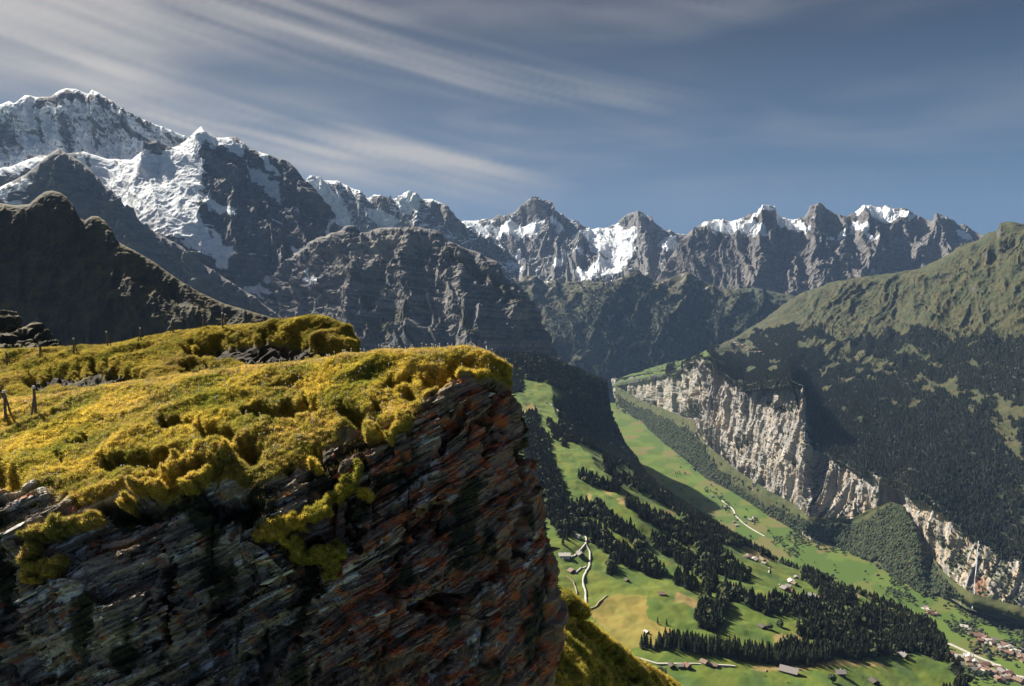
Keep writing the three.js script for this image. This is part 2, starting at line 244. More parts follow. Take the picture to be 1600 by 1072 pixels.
// the rock wall with the ledges in the middle
const wallShape = peak(95, 44, { seed: 25, long: 2.6, spurs: '640,380,16 625,430,30 640,520,40; 720,400,16 722,470,30 740,560,36; 800,450,10 800,520,24; 560,420,14 545,500,30', iso: 0.35 });
mountain('rock_wall', '330,500,7000 400,450,7000 450,405,6950 480,385,6900 505,373,6850 530,362,6800 548,358,6800 565,366,6780 600,362,6750 630,361,6700 655,359,6700 680,363,6650 692,376,6600 720,386,6550 745,396,6500 762,405,6450 776,412,6400 782,428,6380 800,444,6350 818,458,6320 824,472,6300 834,470,6300 840,490,6280 848,512,6260 855,540,6250 862,575,6250',
  ['330,540,6600 450,450,6550 540,400,6500 640,400,6400 720,425,6250 770,450,6150 815,490,6100 850,540,6100 866,590,6150', '330,570,6300 460,490,6250 560,460,6150 650,460,6050 740,475,5950 800,510,5900 845,560,5950 868,610,6050', '330,600,5900 480,540,5850 580,530,5750 680,530,5650 770,540,5650 830,580,5750 870,640,5900', '330,700,5400 500,640,5300 600,620,5200 700,620,5150 790,640,5250 875,740,5700'], 330, 250, (P, px, py, r) => {
    const y = P[1] + 0.1 * P[0], step = (h, o) => { const q = y / h + o, f = q - Math.floor(q); return (ss(0.0, 0.35, f) - f); };
    return wallShape(P, px, py, r) + (r < 1.6 ? 1 : 0.35) * (36 * step(170, 0.3 * n3(P[0] / 900, 0, P[2] / 900)) + 16 * step(56, 0.4 * n3(P[0] / 300, 4, P[2] / 300)));
  }, alpine({ base: -0.4, snow: '400,452,9 412,462,10; 458,393,6; 478,436,7 500,441,6; 484,427,4; 497,400,3; 410,455,16', tint: [0.07, 0.071, 0.077], tint2: [0.19, 0.17, 0.15], bands: 1.1, ledge: 0.4, green: '600,505,30 640,485,14; 580,515,24; 570,470,12 600,455,12; 700,405,14 770,440,20 800,480,18; 560,440,12; 720,500,10 740,540,14; 640,530,14', scree: '560,385,10 620,378,12 675,380,10; 560,405,14 640,395,12' }), 'dark blocky rock wall with ledges in the middle distance');
// wooded hills at the head of the valley
const headWood = chains('980,540,120; 900,520,60; 1100,520,70; 1190,490,60');
const headHill = landform('valley_head_hill', ['800,470,11800 840,452,11600 880,446,11500 920,438,11400 950,446,11200 975,432,10900 1000,426,10800 1030,440,10800 1050,432,10800 1075,424,10700 1100,440,10700 1130,452,10700 1180,450,10600 1240,462,10300 1300,480,10000', '800,430,11300 900,440,11000 950,448,10700 1000,436,10500 1060,446,10400 1120,462,10300 1200,478,10000 1300,500,9700', '800,500,10700 880,490,10500 940,470,10200 1000,478,10000 1080,490,9900 1160,500,9800 1300,520,9500', '800,560,10000 880,540,9900 950,530,9600 1020,540,9500 1100,545,9400 1200,550,9300 1300,560,9200', '800,650,9300 900,620,9300 980,610,9200 1060,610,9100 1300,610,9000'].map(rowOf), 280, 170, peak(110, 50, { seed: 31, long: 1.6, spurs: '1000,428,16 960,470,26 890,520,34; 1075,430,16 1050,500,40; 1130,452,14 1180,520,36' }),
  (o) => { const g = fbm(o.P[0] / 200, o.P[1] / 120, o.P[2] / 200, 4), w = headWood(o.px, o.py), cl = n3(o.P[0] / 60, o.P[1] / 220, o.P[2] / 60); let c = mix3(ALP2, ALP, clamp(0.5 + g)); c = mix3(c, [0.02, 0.03, 0.014], ss(0.1, 0.35, w + 0.6 * g)); c = mix3(c, [0.15, 0.14, 0.13], ss(0.45, 0.7, cl * 0.6 + g + (0.45 - o.N[1]) * 0.9)); return o.py < 452 ? mix3(c, SCREE, ss(0.1, 0.4, g)) : c; }, { label: 'green and wooded hill at the head of the valley', category: 'hill', by: 'bearing' });

// ---------------------------------------------------------------- right side of the valley
const woodLine = [[960, 640], [1050, 576], [1085, 560], [1110, 548], [1140, 552], [1170, 530], [1200, 505], [1240, 500], [1300, 520], [1320, 548], [1350, 522], [1400, 528], [1480, 520], [1540, 528], [1600, 540], [1720, 545]];
const clearings = chains('1260,532,6 1300,548,9 1345,560,9 1393,583,6; 1420,590,5 1470,600,7 1545,622,6; 1560,630,8 1610,655,10; 1504,692,5; 1557,642,9 1592,712,8; 1140,540,9 1180,552,8; 1010,575,6 1055,562,8 1090,548,8; 1205,505,8 1240,495,8; 1090,535,10 1150,520,8; 1290,520,7 1330,500,10; 1240,572,3 1290,582,3; 1370,560,5 1440,556,6; 1320,590,4; 1590,760,5 1560,790,3; 1485,760,3');
const rightWooded = (px, py) => { const [x, y] = shift(px, py, 30, 22); return y > line(woodLine, x) && clearings(x, y) < 0.15 && fbm(px / 55, py / 26, 12, 3) < 0.34 + 0.3 * ss(600, 760, py); };
const rightRibs = peak(1, 34, { seed: 51, long: 3.4, lean: 0.8, iso: 0, grain: 70, spurs: '1563,350,18 1520,440,40 1440,520,40; 1620,352,20 1590,470,50 1540,540,40; 1500,386,12 1450,450,30; 1400,427,14 1340,480,26' });
const rightSlope = landform('right_mountain_slope', [
  '985,600,10400 1085,590,9700 1140,560,9300 1170,545,9300 1210,520,9300 1260,490,9300 1410,460,8600 1480,440,8200 1600,390,7600 1740,370,7400',
  '985,578,9900 1080,563,9200 1130,540,8800 1160,522,8800 1200,495,8800 1236,468,8800 1262,454,8800 1300,442,8500 1330,436,8300 1360,432,8200 1400,427,8000 1436,420,7900 1470,405,7600 1500,386,7400 1530,374,7250 1545,365,7200 1558,362,7150 1563,350,7100 1580,348,7050 1600,351,7000 1740,330,6800',
  '975,584,9700 1070,567,8600 1115,545,8000 1163,540,8200 1210,520,8000 1262,490,8000 1400,490,7200 1480,480,6600 1600,450,6000 1740,430,5700',
  '967,590,9500 1060,571,8000 1110,550,7200 1165,560,7400 1225,545,7000 1270,560,6700 1400,580,6000 1480,590,5500 1600,590,4950 1740,570,4700',
  '962,594,9300 1055,574,7500 1107,555,6500 1165,580,6500 1232,570,6000 1270,625,5600 1400,670,4900 1480,700,4500 1600,745,4050 1740,740,3900',
  '960,598,9100 1050,578,7100 1105,560,6050 1165,606,5600 1235,597,5120 1268,690,4990 1330,724,4600 1400,755,4250 1430,768,4030 1480,800,3860 1600,885,3520 1740,985,3270',
  '960,604,9080 1050,586,7080 1105,568,6040 1165,614,5590 1235,606,5110 1268,700,4980 1330,732,4590 1400,764,4240 1430,776,4020 1480,808,3850 1600,893,3510 1740,993,3260'].map(rowOf), 430, 260,
  (P, px, py, r) => (r < 1 ? 0.5 : 1) * (26 * fbm(P[0] / 240, P[1] / 240, P[2] / 240, 4) + 62 * (rightRibs(P, px, py, Math.max(0, r - 1)) ) * ss(640, 500, py) * ss(1180, 1330, px)),
  (o) => {
    const g = fbm(o.P[0] / 170, o.P[1] / 170, o.P[2] / 170, 5), fine = n3(o.P[0] / 22, o.P[1] / 22, o.P[2] / 22);
    let c = mix3([0.022, 0.034, 0.005], [0.058, 0.05, 0.01], clamp(0.5 + 1.0 * g + 0.35 * fine + 0.4 * n3b(o.P[0] / 60, o.P[1] / 60, o.P[2] / 60)));
    if (o.px < 1110) c = mix3(c, MEADOW, 0.7);
    c = mix3(c, ROCK, ss(0.55, 0.9, g + (0.55 - o.N[1]) * 1.2 + ss(1490, 1600, o.px) * ss(385, 355, o.py) * 0.8));
    return rightWooded(o.px, o.py) ? mix3(WOOD, [0.035, 0.04, 0.016], clamp(fine)) : c;
  }, { label: 'forested mountainside with brown alpine pasture right of the valley', category: 'mountainside', weights: [0.2, 1, 1, 1, 1, 0.15], by: 'bearing', material: stone });
const floorD = (py, drop = 1500) => F * drop / (py - 430);
const footTop = '962,618 1000,640 1040,656 1080,672 1110,715 1150,750 1200,782 1240,803 1262,822 1290,824 1330,827 1362,812 1392,800 1412,806 1432,842 1455,884 1480,918 1520,944 1560,954 1600,966 1740,1010'.split(' ').map((s) => s.split(',').map(Number));
const topLine = rowOf('958,592,9150 1000,587,8300 1050,576,7120 1090,561,6300 1105,558,6070 1125,566,6000 1140,590,5800 1165,604,5620 1185,600,5500 1210,594,5300 1235,595,5140 1255,604,5050 1262,640,5010 1272,690,4990 1300,708,4780 1330,724,4580 1372,744,4350 1390,752,4290 1402,752,4240 1430,766,4000 1455,780,3920 1480,798,3850 1510,824,3750 1540,846,3670 1570,868,3590 1600,884,3510 1740,984,3260');
const cliffRow = (t) => Array.from({ length: 27 }, (_, i) => {                   // between cliff top and cliff foot, set by position along the wall
  const a = sampleRow(topLine, i / 26, false, 'point'), x = a[0], fy = line(footTop, x), ty = a[1], D = mix(Math.exp(a[2]), Math.min(Math.exp(a[2]), floorD(fy, 1400)), t);
  return [x, mix(ty, Math.max(fy, ty + 12), t), D];
});
const ledgeGreen = chains('1195,632,5 1215,638,7 1235,634,5; 1238,722,4 1240,735,4; 1090,640,10 1060,650,8; 1165,690,6 1150,700,5; 1170,735,5; 1335,800,8; 1300,815,5; 1450,830,6 1470,850,6; 1480,880,8 1500,870,7');
const gully = chains('1383,770,16 1386,800,22'), caves = chains('1405,790,14 1432,800,10; 1490,850,12 1510,852,10; 1545,925,10'), rusty = chains('1528,905,14 1530,945,22; 1510,940,12'), burnt = chains('1290,880,18 1330,890,20');
const wall = landform('limestone_cliff', [cliffRow(0.05).map(([x, y, d]) => [x, y, d * 1.012]), cliffRow(0), cliffRow(0.33), cliffRow(0.66), cliffRow(1), cliffRow(1.12)], 620, 230,
  (P, px, py, r) => {
    const a = P[2] / 110 + P[0] / 160, e = r < 1 ? 0.15 : r > 4 ? 0.5 : 1;
    return e * (80 * mix(1, 0.25, ss(1380, 1415, px)) * (ridged(a * 0.3, P[1] / 1500, 4.2, 4) - 0.5) + 26 * (ridged(a * 0.8 + 0.5 * fbm(P[1] / 220, a, 3, 2), P[1] / 600, 7.7, 5) - 0.45) + 18 * fbm(P[0] / 170, P[1] / 260, P[2] / 170, 4) + 5 * (ridged(P[0] / 34, P[1] / 80, P[2] / 34, 4) - 0.45) - 5 * ridged(P[0] / 400, P[1] / 60, P[2] / 400, 3))
      - 45 * Math.max(0, gully(px, py)) - 12 * Math.max(0, caves(px, py));
  },
  (o) => {
    const a = o.P[2] / 60 + o.P[0] / 90, st = fbm(a * 1.6, o.P[1] / 260, 3, 4), g = fbm(o.P[0] / 70, o.P[1] / 70, o.P[2] / 70, 4), fine = n3(o.P[0] / 14, o.P[1] / 18, o.P[2] / 14), bed = n3b(o.P[0] / 300, o.P[1] / 9, o.P[2] / 300);
    const warm = ss(1240, 1480, o.px) * 0.5 + 0.25;
    let c = mix3([0.23, 0.222, 0.212], LIME, clamp(0.5 + 1.1 * st + 0.3 * g + 0.15 * fine + 0.15 * bed));
    c = mix3(c, [0.46, 0.33, 0.19], ss(0.15, 0.65, fbm(a * 0.8, o.P[1] / 190, 22, 4) + warm * 0.45) * 0.6);
    c = mix3(c, [0.09, 0.085, 0.083], ss(0.2, 0.5, fbm(a * 3.4, o.P[1] / 420, 40, 4)) * 0.75);
    const red = rusty(o.px, o.py); if (red > 0) c = mix3(c, [0.27, 0.12, 0.07], ss(0, 0.5, red + 0.5 * g));
    const green = ss(0.1, 0.4, Math.max(-0.3, ledgeGreen(...shift(o.px, o.py, 14, 5))) + 0.45 * g + (o.N[1] - 0.42) * 1.5 + ss(3.2, 4.4, o.r + g) * 0.8);
    return mix3(c, mix3(ALP2, [0.07, 0.085, 0.025], clamp(0.5 + g)), o.r < 1.03 + 0.06 * g ? 1 : green);
  }, { label: 'tall pale limestone cliff along the right side of the valley', category: 'cliff', weights: [0.1, 1, 1, 1, 0.15], by: 'point', material: stone });
const woodTalus = chains('970,630,6 1000,648,8 1040,668,10 1085,690,10; 1100,738,10 1140,768,10 1190,800,10; 1085,700,10 1110,735,9; 1380,812,14 1405,812,14; 1010,650,9 1040,682,14 1085,712,15; 1085,730,13 1130,755,12; 1120,762,11 1165,790,12 1200,812,12; 1205,806,14 1250,828,13 1290,838,15 1340,836,16 1372,826,15; 1405,805,20 1395,850,34 1420,880,34 1440,905,26 1468,925,16 1500,944,10; 1360,855,22 1330,862,12; 1585,985,14 1620,1000,16');
const topD = topLine.map(([x, , d]) => [x, d]), onFoot = (x, y, d) => Math.min(floorD(y, d), line(topD, x) * 0.99);
const talus = landform('talus_slope', [footTop.map(([x, y]) => [x, y - 16, onFoot(x, y, 1390) * 1.004]), footTop.map(([x, y]) => [x, y + 2, onFoot(x, y + 2, 1400) * 0.995]), '962,634 1000,658 1040,688 1080,716 1110,750 1150,778 1200,812 1240,836 1270,850 1305,862 1340,885 1375,905 1410,925 1445,943 1480,950 1530,960 1600,980 1740,1020'.split(' ').map((s) => { const [x, y] = s.split(',').map(Number); return [x, y, Math.min(floorD(y, 1505), line(topD, x) * 0.97)]; }), '962,640 1000,664 1040,695 1080,724 1110,758 1150,786 1200,820 1240,845 1270,858 1305,872 1340,894 1375,914 1410,934 1445,952 1480,962 1530,975 1600,992 1740,1030'.split(' ').map((s) => { const [x, y] = s.split(',').map(Number); return [x, y, Math.min(floorD(y, 1560), line(topD, x) * 0.96)]; })], 330, 70,
  (P) => 12 * fbm(P[0] / 150, P[1] / 150, P[2] / 150, 4),
  (o) => { const g = fbm(o.P[0] / 120, o.P[1] / 120, o.P[2] / 120, 4); return woodTalus(...shift(o.px, o.py, 20, 6)) > 0 ? WOOD : mix3(mix3([0.042, 0.058, 0.012], [0.078, 0.078, 0.022], clamp(0.5 + g)), [0.2, 0.14, 0.05], ss(0.1, 0.5, burnt(o.px, o.py) + 0.4 * g)); }, { label: 'grassy and wooded debris slope at the foot of the limestone cliff', category: 'slope', by: 'bearing' });

// ---------------------------------------------------------------- valley floor: the ground sheet of the whole place
const vy = (z) => -1500 + 55 * ss(-5500, -9500, z);
{
  const nx = 260, nz = 300, g = new THREE.PlaneGeometry(1, 1, nx, nz), p = g.attributes.position, c = new Float32Array(p.count * 3);
  for (let i = 0; i < p.count; i++) {
    const u = p.getX(i), v = p.getY(i) + 0.5, cu = u * 2, x = 1500 + Math.sign(cu) * (Math.abs(cu) * 1500 + Math.pow(Math.abs(cu), 7) * 22000), z = v < 0.05 ? mix(5000, -2400, v / 0.05) : v < 0.93 ? mix(-2400, -10500, (v - 0.05) / 0.88) : mix(-10500, -22000, (v - 0.93) / 0.07);
    p.setXYZ(i, x, vy(z) + 3 * n3(x / 300, 0, z / 300), z);
    const field = hash(Math.floor((x + 0.35 * z) / 110 + 0.5 * n3(x / 200, 1, z / 200)), Math.floor((z - 0.2 * x) / 150 + 0.4 * n3(x / 150, 7, z / 150))), g0 = fbm(x / 60, 5, z / 60, 3);
    c.set(mix3(mix3(MEADOW, [0.05, 0.095, 0.012], clamp(0.5 + 1.2 * g0)), field > 0.86 ? [0.17, 0.125, 0.04] : field > 0.66 ? [0.13, 0.135, 0.02] : field < 0.25 ? [0.1, 0.15, 0.012] : MEADOW, 0.65), i * 3);
  }
  g.setAttribute('color', new THREE.BufferAttribute(c, 3)); g.computeVertexNormals();
  const m = new THREE.Mesh(g, earth); m.name = 'valley_floor'; m.userData = { kind: 'structure', label: 'flat green valley floor with meadows', category: 'ground' }; scene.add(shadows(m));
}

// ---------------------------------------------------------------- the terrace on the left of the valley
const terraceWood = chains(`780,565,26 850,575,24 905,598,22 940,618,22; 905,628,22 945,665,24 985,712,22 1025,748,20 1060,778,12; 795,600,20; 880,640,14 905,668,16 960,715,16
; 828,660,14 838,700,24 850,740,26 868,790,26 880,830,16; 858,668,8 880,690,7; 882,676,12 915,690,10; 900,665,12 950,700,14
; 908,745,6 935,756,6 968,762,6; 947,731,7 995,755,11 1049,781,9 1080,809,13 1110,828,14; 983,788,9 1025,815,12 1067,836,12 1108,850,16
; 885,794,14 930,796,11 962,822,12 1001,850,10; 877,812,12 929,835,14 970,869,13 1014,888,11 1031,896,8; 1025,847,9 1053,862,13 1094,892,14 1110,914,12; 1085,838,14 1121,880,16 1163,902,10
; 1125,838,10 1175,852,10 1200,866,8 1240,880,8 1275,900,10; 1135,929,9 1190,948,9 1245,950,10 1286,956,12; 1104,938,11 1100,970,13 1118,975,13 1128,945,12; 1060,908,10 1085,918,7
; 981,1002,6 1052,1012,8 1135,1022,9 1217,1026,13 1286,1026,18; 1259,979,15 1295,985,22 1400,1000,24 1465,1010,18; 1200,945,8 1309,957,16 1391,971,17 1459,985,13; 1225,1014,9 1336,1018,14 1432,1004,18 1472,1020,14; 1363,933,8 1432,957,9; 1262,902,10 1290,932,11 1330,940,8; 1486,1025,12 1513,1075,14; 1480,1085,10 1560,1090,14; 956,880,5 956,896,7; 1445,985,12 1475,1000,12`);
const hayField = [[918, 953], [956, 931], [1010, 932], [1011, 962], [1050, 979], [1056, 1004], [968, 1012]];
const inside = (poly, x, y) => { let r = false; for (let i = 0, j = poly.length - 1; i < poly.length; j = i++) if ((poly[i][1] > y) !== (poly[j][1] > y) && x < (poly[j][0] - poly[i][0]) * (y - poly[i][1]) / (poly[j][1] - poly[i][1]) + poly[i][0]) r = !r; return r; };
const tanPatch = chains('950,768,9; 972,783,10 985,786,6; 1046,800,8; 1060,935,10 1090,945,8; 1150,845,8 1180,862,7 1200,872,6; 1145,920,8; 1215,996,7 1250,992,7; 1300,905,9 1340,930,9; 1400,960,8 1425,968,6; 830,640,12; 1180,1045,6 1320,1036,6 1380,1036,5; 920,775,7');
const meadows = chains('810,628,13 840,634,15 868,646,10; 846,668,8 858,680,7; 905,610,8; 848,600,5; 1345,985,9 1385,990,7; 1260,968,8; 1300,972,7; 1150,938,6; 1215,1006,6 1250,994,8; 890,700,10 930,715,12; 1320,950,5 1350,955,5; 1420,980,5; 960,738,7 985,745,6');
const terraceWooded = (px, py, z = 0) => { const [x, y] = shift(px, py, 16, 6); return ((px < 815 && py < 1000 && fbm(px / 70, py / 45, 6, 3) > -0.12) || terraceWood(x, y) > (py > 690 ? 0.24 : 0.05)) && meadows(x, y) < 0.1 && !inside(hayField, px, py); };
const terrace = landform('meadow_terrace', [
  '120,660,5300 560,660,5300 780,650,5300 850,660,5400 900,672,5500 945,690,5600 947,732,5660 951,758,5930',
  '120,560,4300 560,560,4300 780,556,4400 850,563,4500 905,584,4600 948,600,4700 950,651,4760 954,816,5030',
  '120,590,3900 560,590,3900 800,588,3950 860,598,3950 908,618,4120 956,648,4300 958,703,4360 962,850,4630',
  '120,640,3300 560,640,3300 820,640,3300 870,650,3300 925,692,3550 990,716,3800 992,777,3860 996,900,4130',
  '120,720,2550 560,720,2550 840,710,2550 920,712,2600 985,742,2850 1056,784,3250 1058,854,3310 1062,973,3580',
  '120,800,2000 560,800,2000 860,790,2100 980,790,2150 1080,815,2350 1196,868,2680 1198,951,2740 1202,1076,3010',
  '120,880,1700 560,880,1700 870,870,1750 1020,875,1850 1160,888,1950 1340,930,2200 1342,1029,2260 1346,1198,2530',
  '120,960,1400 560,960,1400 880,960,1480 1050,960,1520 1250,965,1620 1455,985,1880 1457,1099,1940 1461,1309,2210',
  '120,1060,1100 560,1060,1100 900,1060,1200 1100,1060,1270 1300,1060,1350 1500,1060,1550 1502,1194,1610 1506,1464,1880',
  '120,1180,850 560,1180,850 900,1180,920 1100,1180,980 1300,1180,1050 1560,1180,1250 1562,1340,1310 1566,1660,1580'].map(rowOf), 470, 390,
  (P, px, py, r) => 13 * fbm(P[0] / 260, 2, P[2] / 260, 4) + 3.2 * fbm(P[0] / 45, 7, P[2] / 45, 3),
  (o) => {
    const g = fbm(o.P[0] / 90, o.P[1] / 90, o.P[2] / 90, 4), fine = n3(o.P[0] / 9, 4, o.P[2] / 9), mow = n3b(o.P[0] / 60, 2, o.P[2] / 170);
    let c = mix3(MEADOW, [0.115, 0.14, 0.008], clamp(0.35 + 1.0 * g + 0.6 * mow + 0.4 * fine));
    c = mix3(c, [0.05, 0.095, 0.01], ss(0.15, 0.5, -g + 0.1 * fine));
    c = mix3(c, [0.23, 0.165, 0.05], ss(0.0, 0.45, Math.max(-0.4, tanPatch(...shift(o.px, o.py, 12, 5))) + 0.25 * g + 0.1 * fine));
    if (inside(hayField, o.px + 2 * fine, o.py)) c = mix3(HAY, [0.18, 0.165, 0.025], clamp(0.4 + g + 0.4 * fine));
    return o.u > 0.735 || terraceWooded(o.px, o.py) ? mix3(WOOD, [0.04, 0.05, 0.016], clamp(fine)) : c;
  }, { label: 'sunlit terrace of meadows and forest left of the valley', category: 'terrace', weights: [0.4, 1, 1, 1.2, 1.2, 1, 1, 1, 0.6], by: 'point' });

// dark hill on the left
const hillRibs = peak(9, 46, { seed: 41, long: 2.4, lean: 0.25, iso: 0, grain: 22, spurs: '82,298,26 110,380,40 170,470,50; 165,346,20 200,430,30 230,500,40; 285,441,14 310,490,30; 0,318,24 -10,420,50' });
const hillShape = (P, px, py, r) => hillRibs(P, px, py, Math.max(0, r - 1)) + ss(0.9, 1.3, r) * 2 * fbm(P[0] / 16, P[1] / 9, P[2] / 16, 4);
landform('dark_hill', [
  '-220,380,1750 0,352,1700 60,340,1700 130,370,1650 200,410,1600 300,470,1490 400,510,1460 500,560,1430',
  '-220,322,1600 -100,312,1580 -40,310,1570 0,318,1560 25,322,1550 46,320,1545 58,309,1540 70,300,1540 82,298,1540 94,301,1535 104,308,1530 114,321,1520 124,340,1515 132,345,1510 143,338,1500 154,338,1500 165,346,1490 174,358,1480 182,376,1470 196,384,1455 212,392,1440 240,409,1425 262,425,1410 285,441,1398 310,456,1388 350,474,1372 400,489,1355 425,496,1348 445,506,1340 500,545,1325',
  '-220,400,1520 0,390,1500 80,380,1490 150,405,1460 200,425,1420 300,478,1352 380,505,1322 500,565,1290',
  '-220,490,1450 0,470,1440 100,460,1430 200,475,1380 300,505,1318 500,590,1255', '-220,660,1330 100,640,1320 300,640,1260 500,680,1215'].map(rowOf), 380, 240,
  hillShape,
  ({ P, N }) => { const g = fbm(P[0] / 50, P[1] / 50, P[2] / 50, 4), fine = n3(P[0] / 5, P[1] / 4, P[2] / 5); return mix3(mix3([0.035, 0.031, 0.026], [0.075, 0.066, 0.054], clamp(0.4 + g + 0.3 * fine)), mix3([0.05, 0.044, 0.014], [0.105, 0.078, 0.022], clamp(0.5 + g)), ss(0.5, 0.78, N[1] + 0.35 * g + 0.12 * fine)); }, { label: 'dark rocky hill with grassy ridge at the left edge', category: 'hill', weights: [0.15, 0.9, 1, 0.6], by: 'bearing', material: stone });
fields.terrace = terrace; fields.right = rightSlope; fields.talus = talus; fields.head = headHill;
console.log('landforms built');

// ---------------------------------------------------------------- trees
const onFloor = (px, py) => { const a = at(px, py, 1000); const D = -1497 / a[1] * 1000; return at(px, py, D); };
const merge = (list) => mergeGeometries(list.map((g) => { const n = g.index ? g.toNonIndexed() : g; n.deleteAttribute('uv'); return n; }));
function spruceCrown(tiers, sides, seed, thin = 1) {           // unit height, ragged drooping tiers
  const r = rng(seed), v = [];
  for (let t = 0; t < tiers; t++) {
    const y0 = 0.1 + 0.86 * Math.pow(t / tiers, 0.92), y1 = Math.min(1, y0 + 1.9 / tiers * (0.9 + 0.3 * r())), R = thin * 0.2 * Math.pow(1 - t / tiers, 0.85) * (0.85 + 0.3 * r()) + 0.012, tw = r() * 6;
    for (let k = 0; k < sides; k++) {
      const a = tw + k / sides * 2 * Math.PI, b = a + Math.PI / sides, c = a + 2 * Math.PI / sides, q = R * (0.75 + 0.5 * r()), d = y0 - 0.05 * r();
      const A = [Math.cos(a) * R * 0.5, y0 + 0.03, Math.sin(a) * R * 0.5], B = [Math.cos(b) * q, d, Math.sin(b) * q], C = [Math.cos(c) * R * 0.5, y0 + 0.03, Math.sin(c) * R * 0.5], T = [0, y1, 0];
      v.push(...T, ...B, ...A, ...T, ...C, ...B);
    }
  }
  const g = new THREE.BufferGeometry(); g.setAttribute('position', new THREE.BufferAttribute(new Float32Array(v), 3)); g.computeVertexNormals(); return g;
}
function leafyCrown(seed, lobes) {
  const r = rng(seed), parts = [];
  for (let k = 0; k < lobes; k++) {
    const g = new THREE.IcosahedronGeometry(0.2 + 0.12 * r(), 1), p = g.attributes.position, cx = (r() - 0.5) * 0.45, cy = 0.42 + 0.42 * r(), cz = (r() - 0.5) * 0.45;
    for (let i = 0; i < p.count; i++) { const x = p.getX(i), y = p.getY(i), z = p.getZ(i), s = 1 + 0.45 * n3(x * 9 + k, y * 9, z * 9 + seed); p.setXYZ(i, cx + x * s, cy + y * s, cz + z * s); }
    g.computeVertexNormals(); parts.push(g);
  }
  return merge(parts);
}
const needle = new THREE.MeshStandardMaterial({ color: new THREE.Color(0.024, 0.034, 0.013), roughness: 0.9 }), needle2 = new THREE.MeshStandardMaterial({ color: new THREE.Color(0.032, 0.042, 0.015), roughness: 0.9 }), leafy = new THREE.MeshStandardMaterial({ color: new THREE.Color(0.04, 0.06, 0.018), roughness: 0.9 }), bark = new THREE.MeshStandardMaterial({ color: new THREE.Color(0.06, 0.045, 0.033), roughness: 1 });
const white = new THREE.MeshStandardMaterial({ color: 0xffffff, roughness: 0.9 });
function forest(name, spots, geo, h0, h1, tone, label, category, wide = 1) {
  const m = new THREE.InstancedMesh(geo, white, spots.length), M = new THREE.Matrix4(), Q = new THREE.Quaternion(), Y = new THREE.Vector3(0, 1, 0), c = new THREE.Color();
  spots.forEach((s, i) => {
    const h = mix(h0, h1, hash(i, 3)) * (0.55 + 0.6 * hash(i, 9)), w = h * wide * mix(0.8, 1.25, hash(i, 5));
    M.compose(new THREE.Vector3(s.P[0], s.P[1] - 0.04 * h, s.P[2]), Q.setFromAxisAngle(Y, hash(i, 7) * 6.28), new THREE.Vector3(w, h, w)); m.setMatrixAt(i, M);
    const k = 0.55 + 0.9 * hash(i, 11) + (hash(i, 15) < 0.08 ? 0.8 : 0), y = hash(i, 13) < 0.2 ? 1.35 : 1; m.setColorAt(i, c.setRGB(tone[0] * k * y, tone[1] * k, tone[2] * k));
  });
  m.name = name; m.userData = { kind: 'stuff', label, category }; scene.add(shadows(m));
}
const farSpruce = spruceCrown(4, 5, 3, 1.05), midSpruce = spruceCrown(6, 6, 4), broadTree = leafyCrown(8, 7);
const keepR = Object.assign((s) => rightWooded(s.px, s.py), { range: (x, y, r) => r > 0.9 && r < 5.9 && y > 490 && x > 1040 ? 1 : 0 });
forest('spruce_forest', rightSlope.spots(105000, 51, keepR), farSpruce, 20, 30, [0.021, 0.029, 0.012], 'dense dark spruce forest covering the mountainside above the pale cliff', 'forest', 1.15);
forest('scattered_spruces', rightSlope.spots(9000, 52, Object.assign((s) => !rightWooded(s.px, s.py) && s.py > line(woodLine, s.px) - 28 && fbm(s.P[0] / 130, 1, s.P[2] / 130, 3) > 0.1 && s.q < 0.4, { range: (x, y, r) => r > 1.1 && r < 5.6 && y > 470 && y < 720 ? 1 : 0 })), farSpruce, 14, 24, [0.022, 0.03, 0.012], 'loose spruces dotted over the pasture of the right mountainside', 'trees');
forest('valley_woods', talus.spots(24000, 53, Object.assign((s) => woodTalus(...shift(s.px, s.py, 20, 6)) > 0 || s.q < 0.03, { range: (x, y, r) => r > 0.7 && r < 2.95 ? 1 : 0 })), broadTree, 14, 22, [0.036, 0.052, 0.018], 'mixed leafy woods on the slope below the limestone cliff', 'woods', 1.1);
forest('cliff_scrub', wall.spots(80000, 54, Object.assign((s) => (ledgeGreen(...shift(s.px, s.py, 14, 5)) > 0.1 && s.q < 0.5) || (s.N[1] > 0.55 && s.q < 0.2) || (s.r < 1.08 && s.q < 0.8), { range: (x, y, r) => r > 0.9 && r < 4.8 ? 1 : 0 })), broadTree, 7, 13, [0.035, 0.045, 0.018], 'dark scrub growing on the ledges of the limestone cliff', 'scrub', 1.1);
forest('distant_forest', headHill.spots(26000, 55, Object.assign((s) => headWood(s.px, s.py) + 0.6 * fbm(s.P[0] / 200, s.P[1] / 120, s.P[2] / 200, 4) > 0.15, { range: (x, y, r) => r > 0.8 ? 1 : 0 })), farSpruce, 20, 30, [0.022, 0.032, 0.014], 'far wooded flanks of the hill at the valley head', 'forest', 1.2);
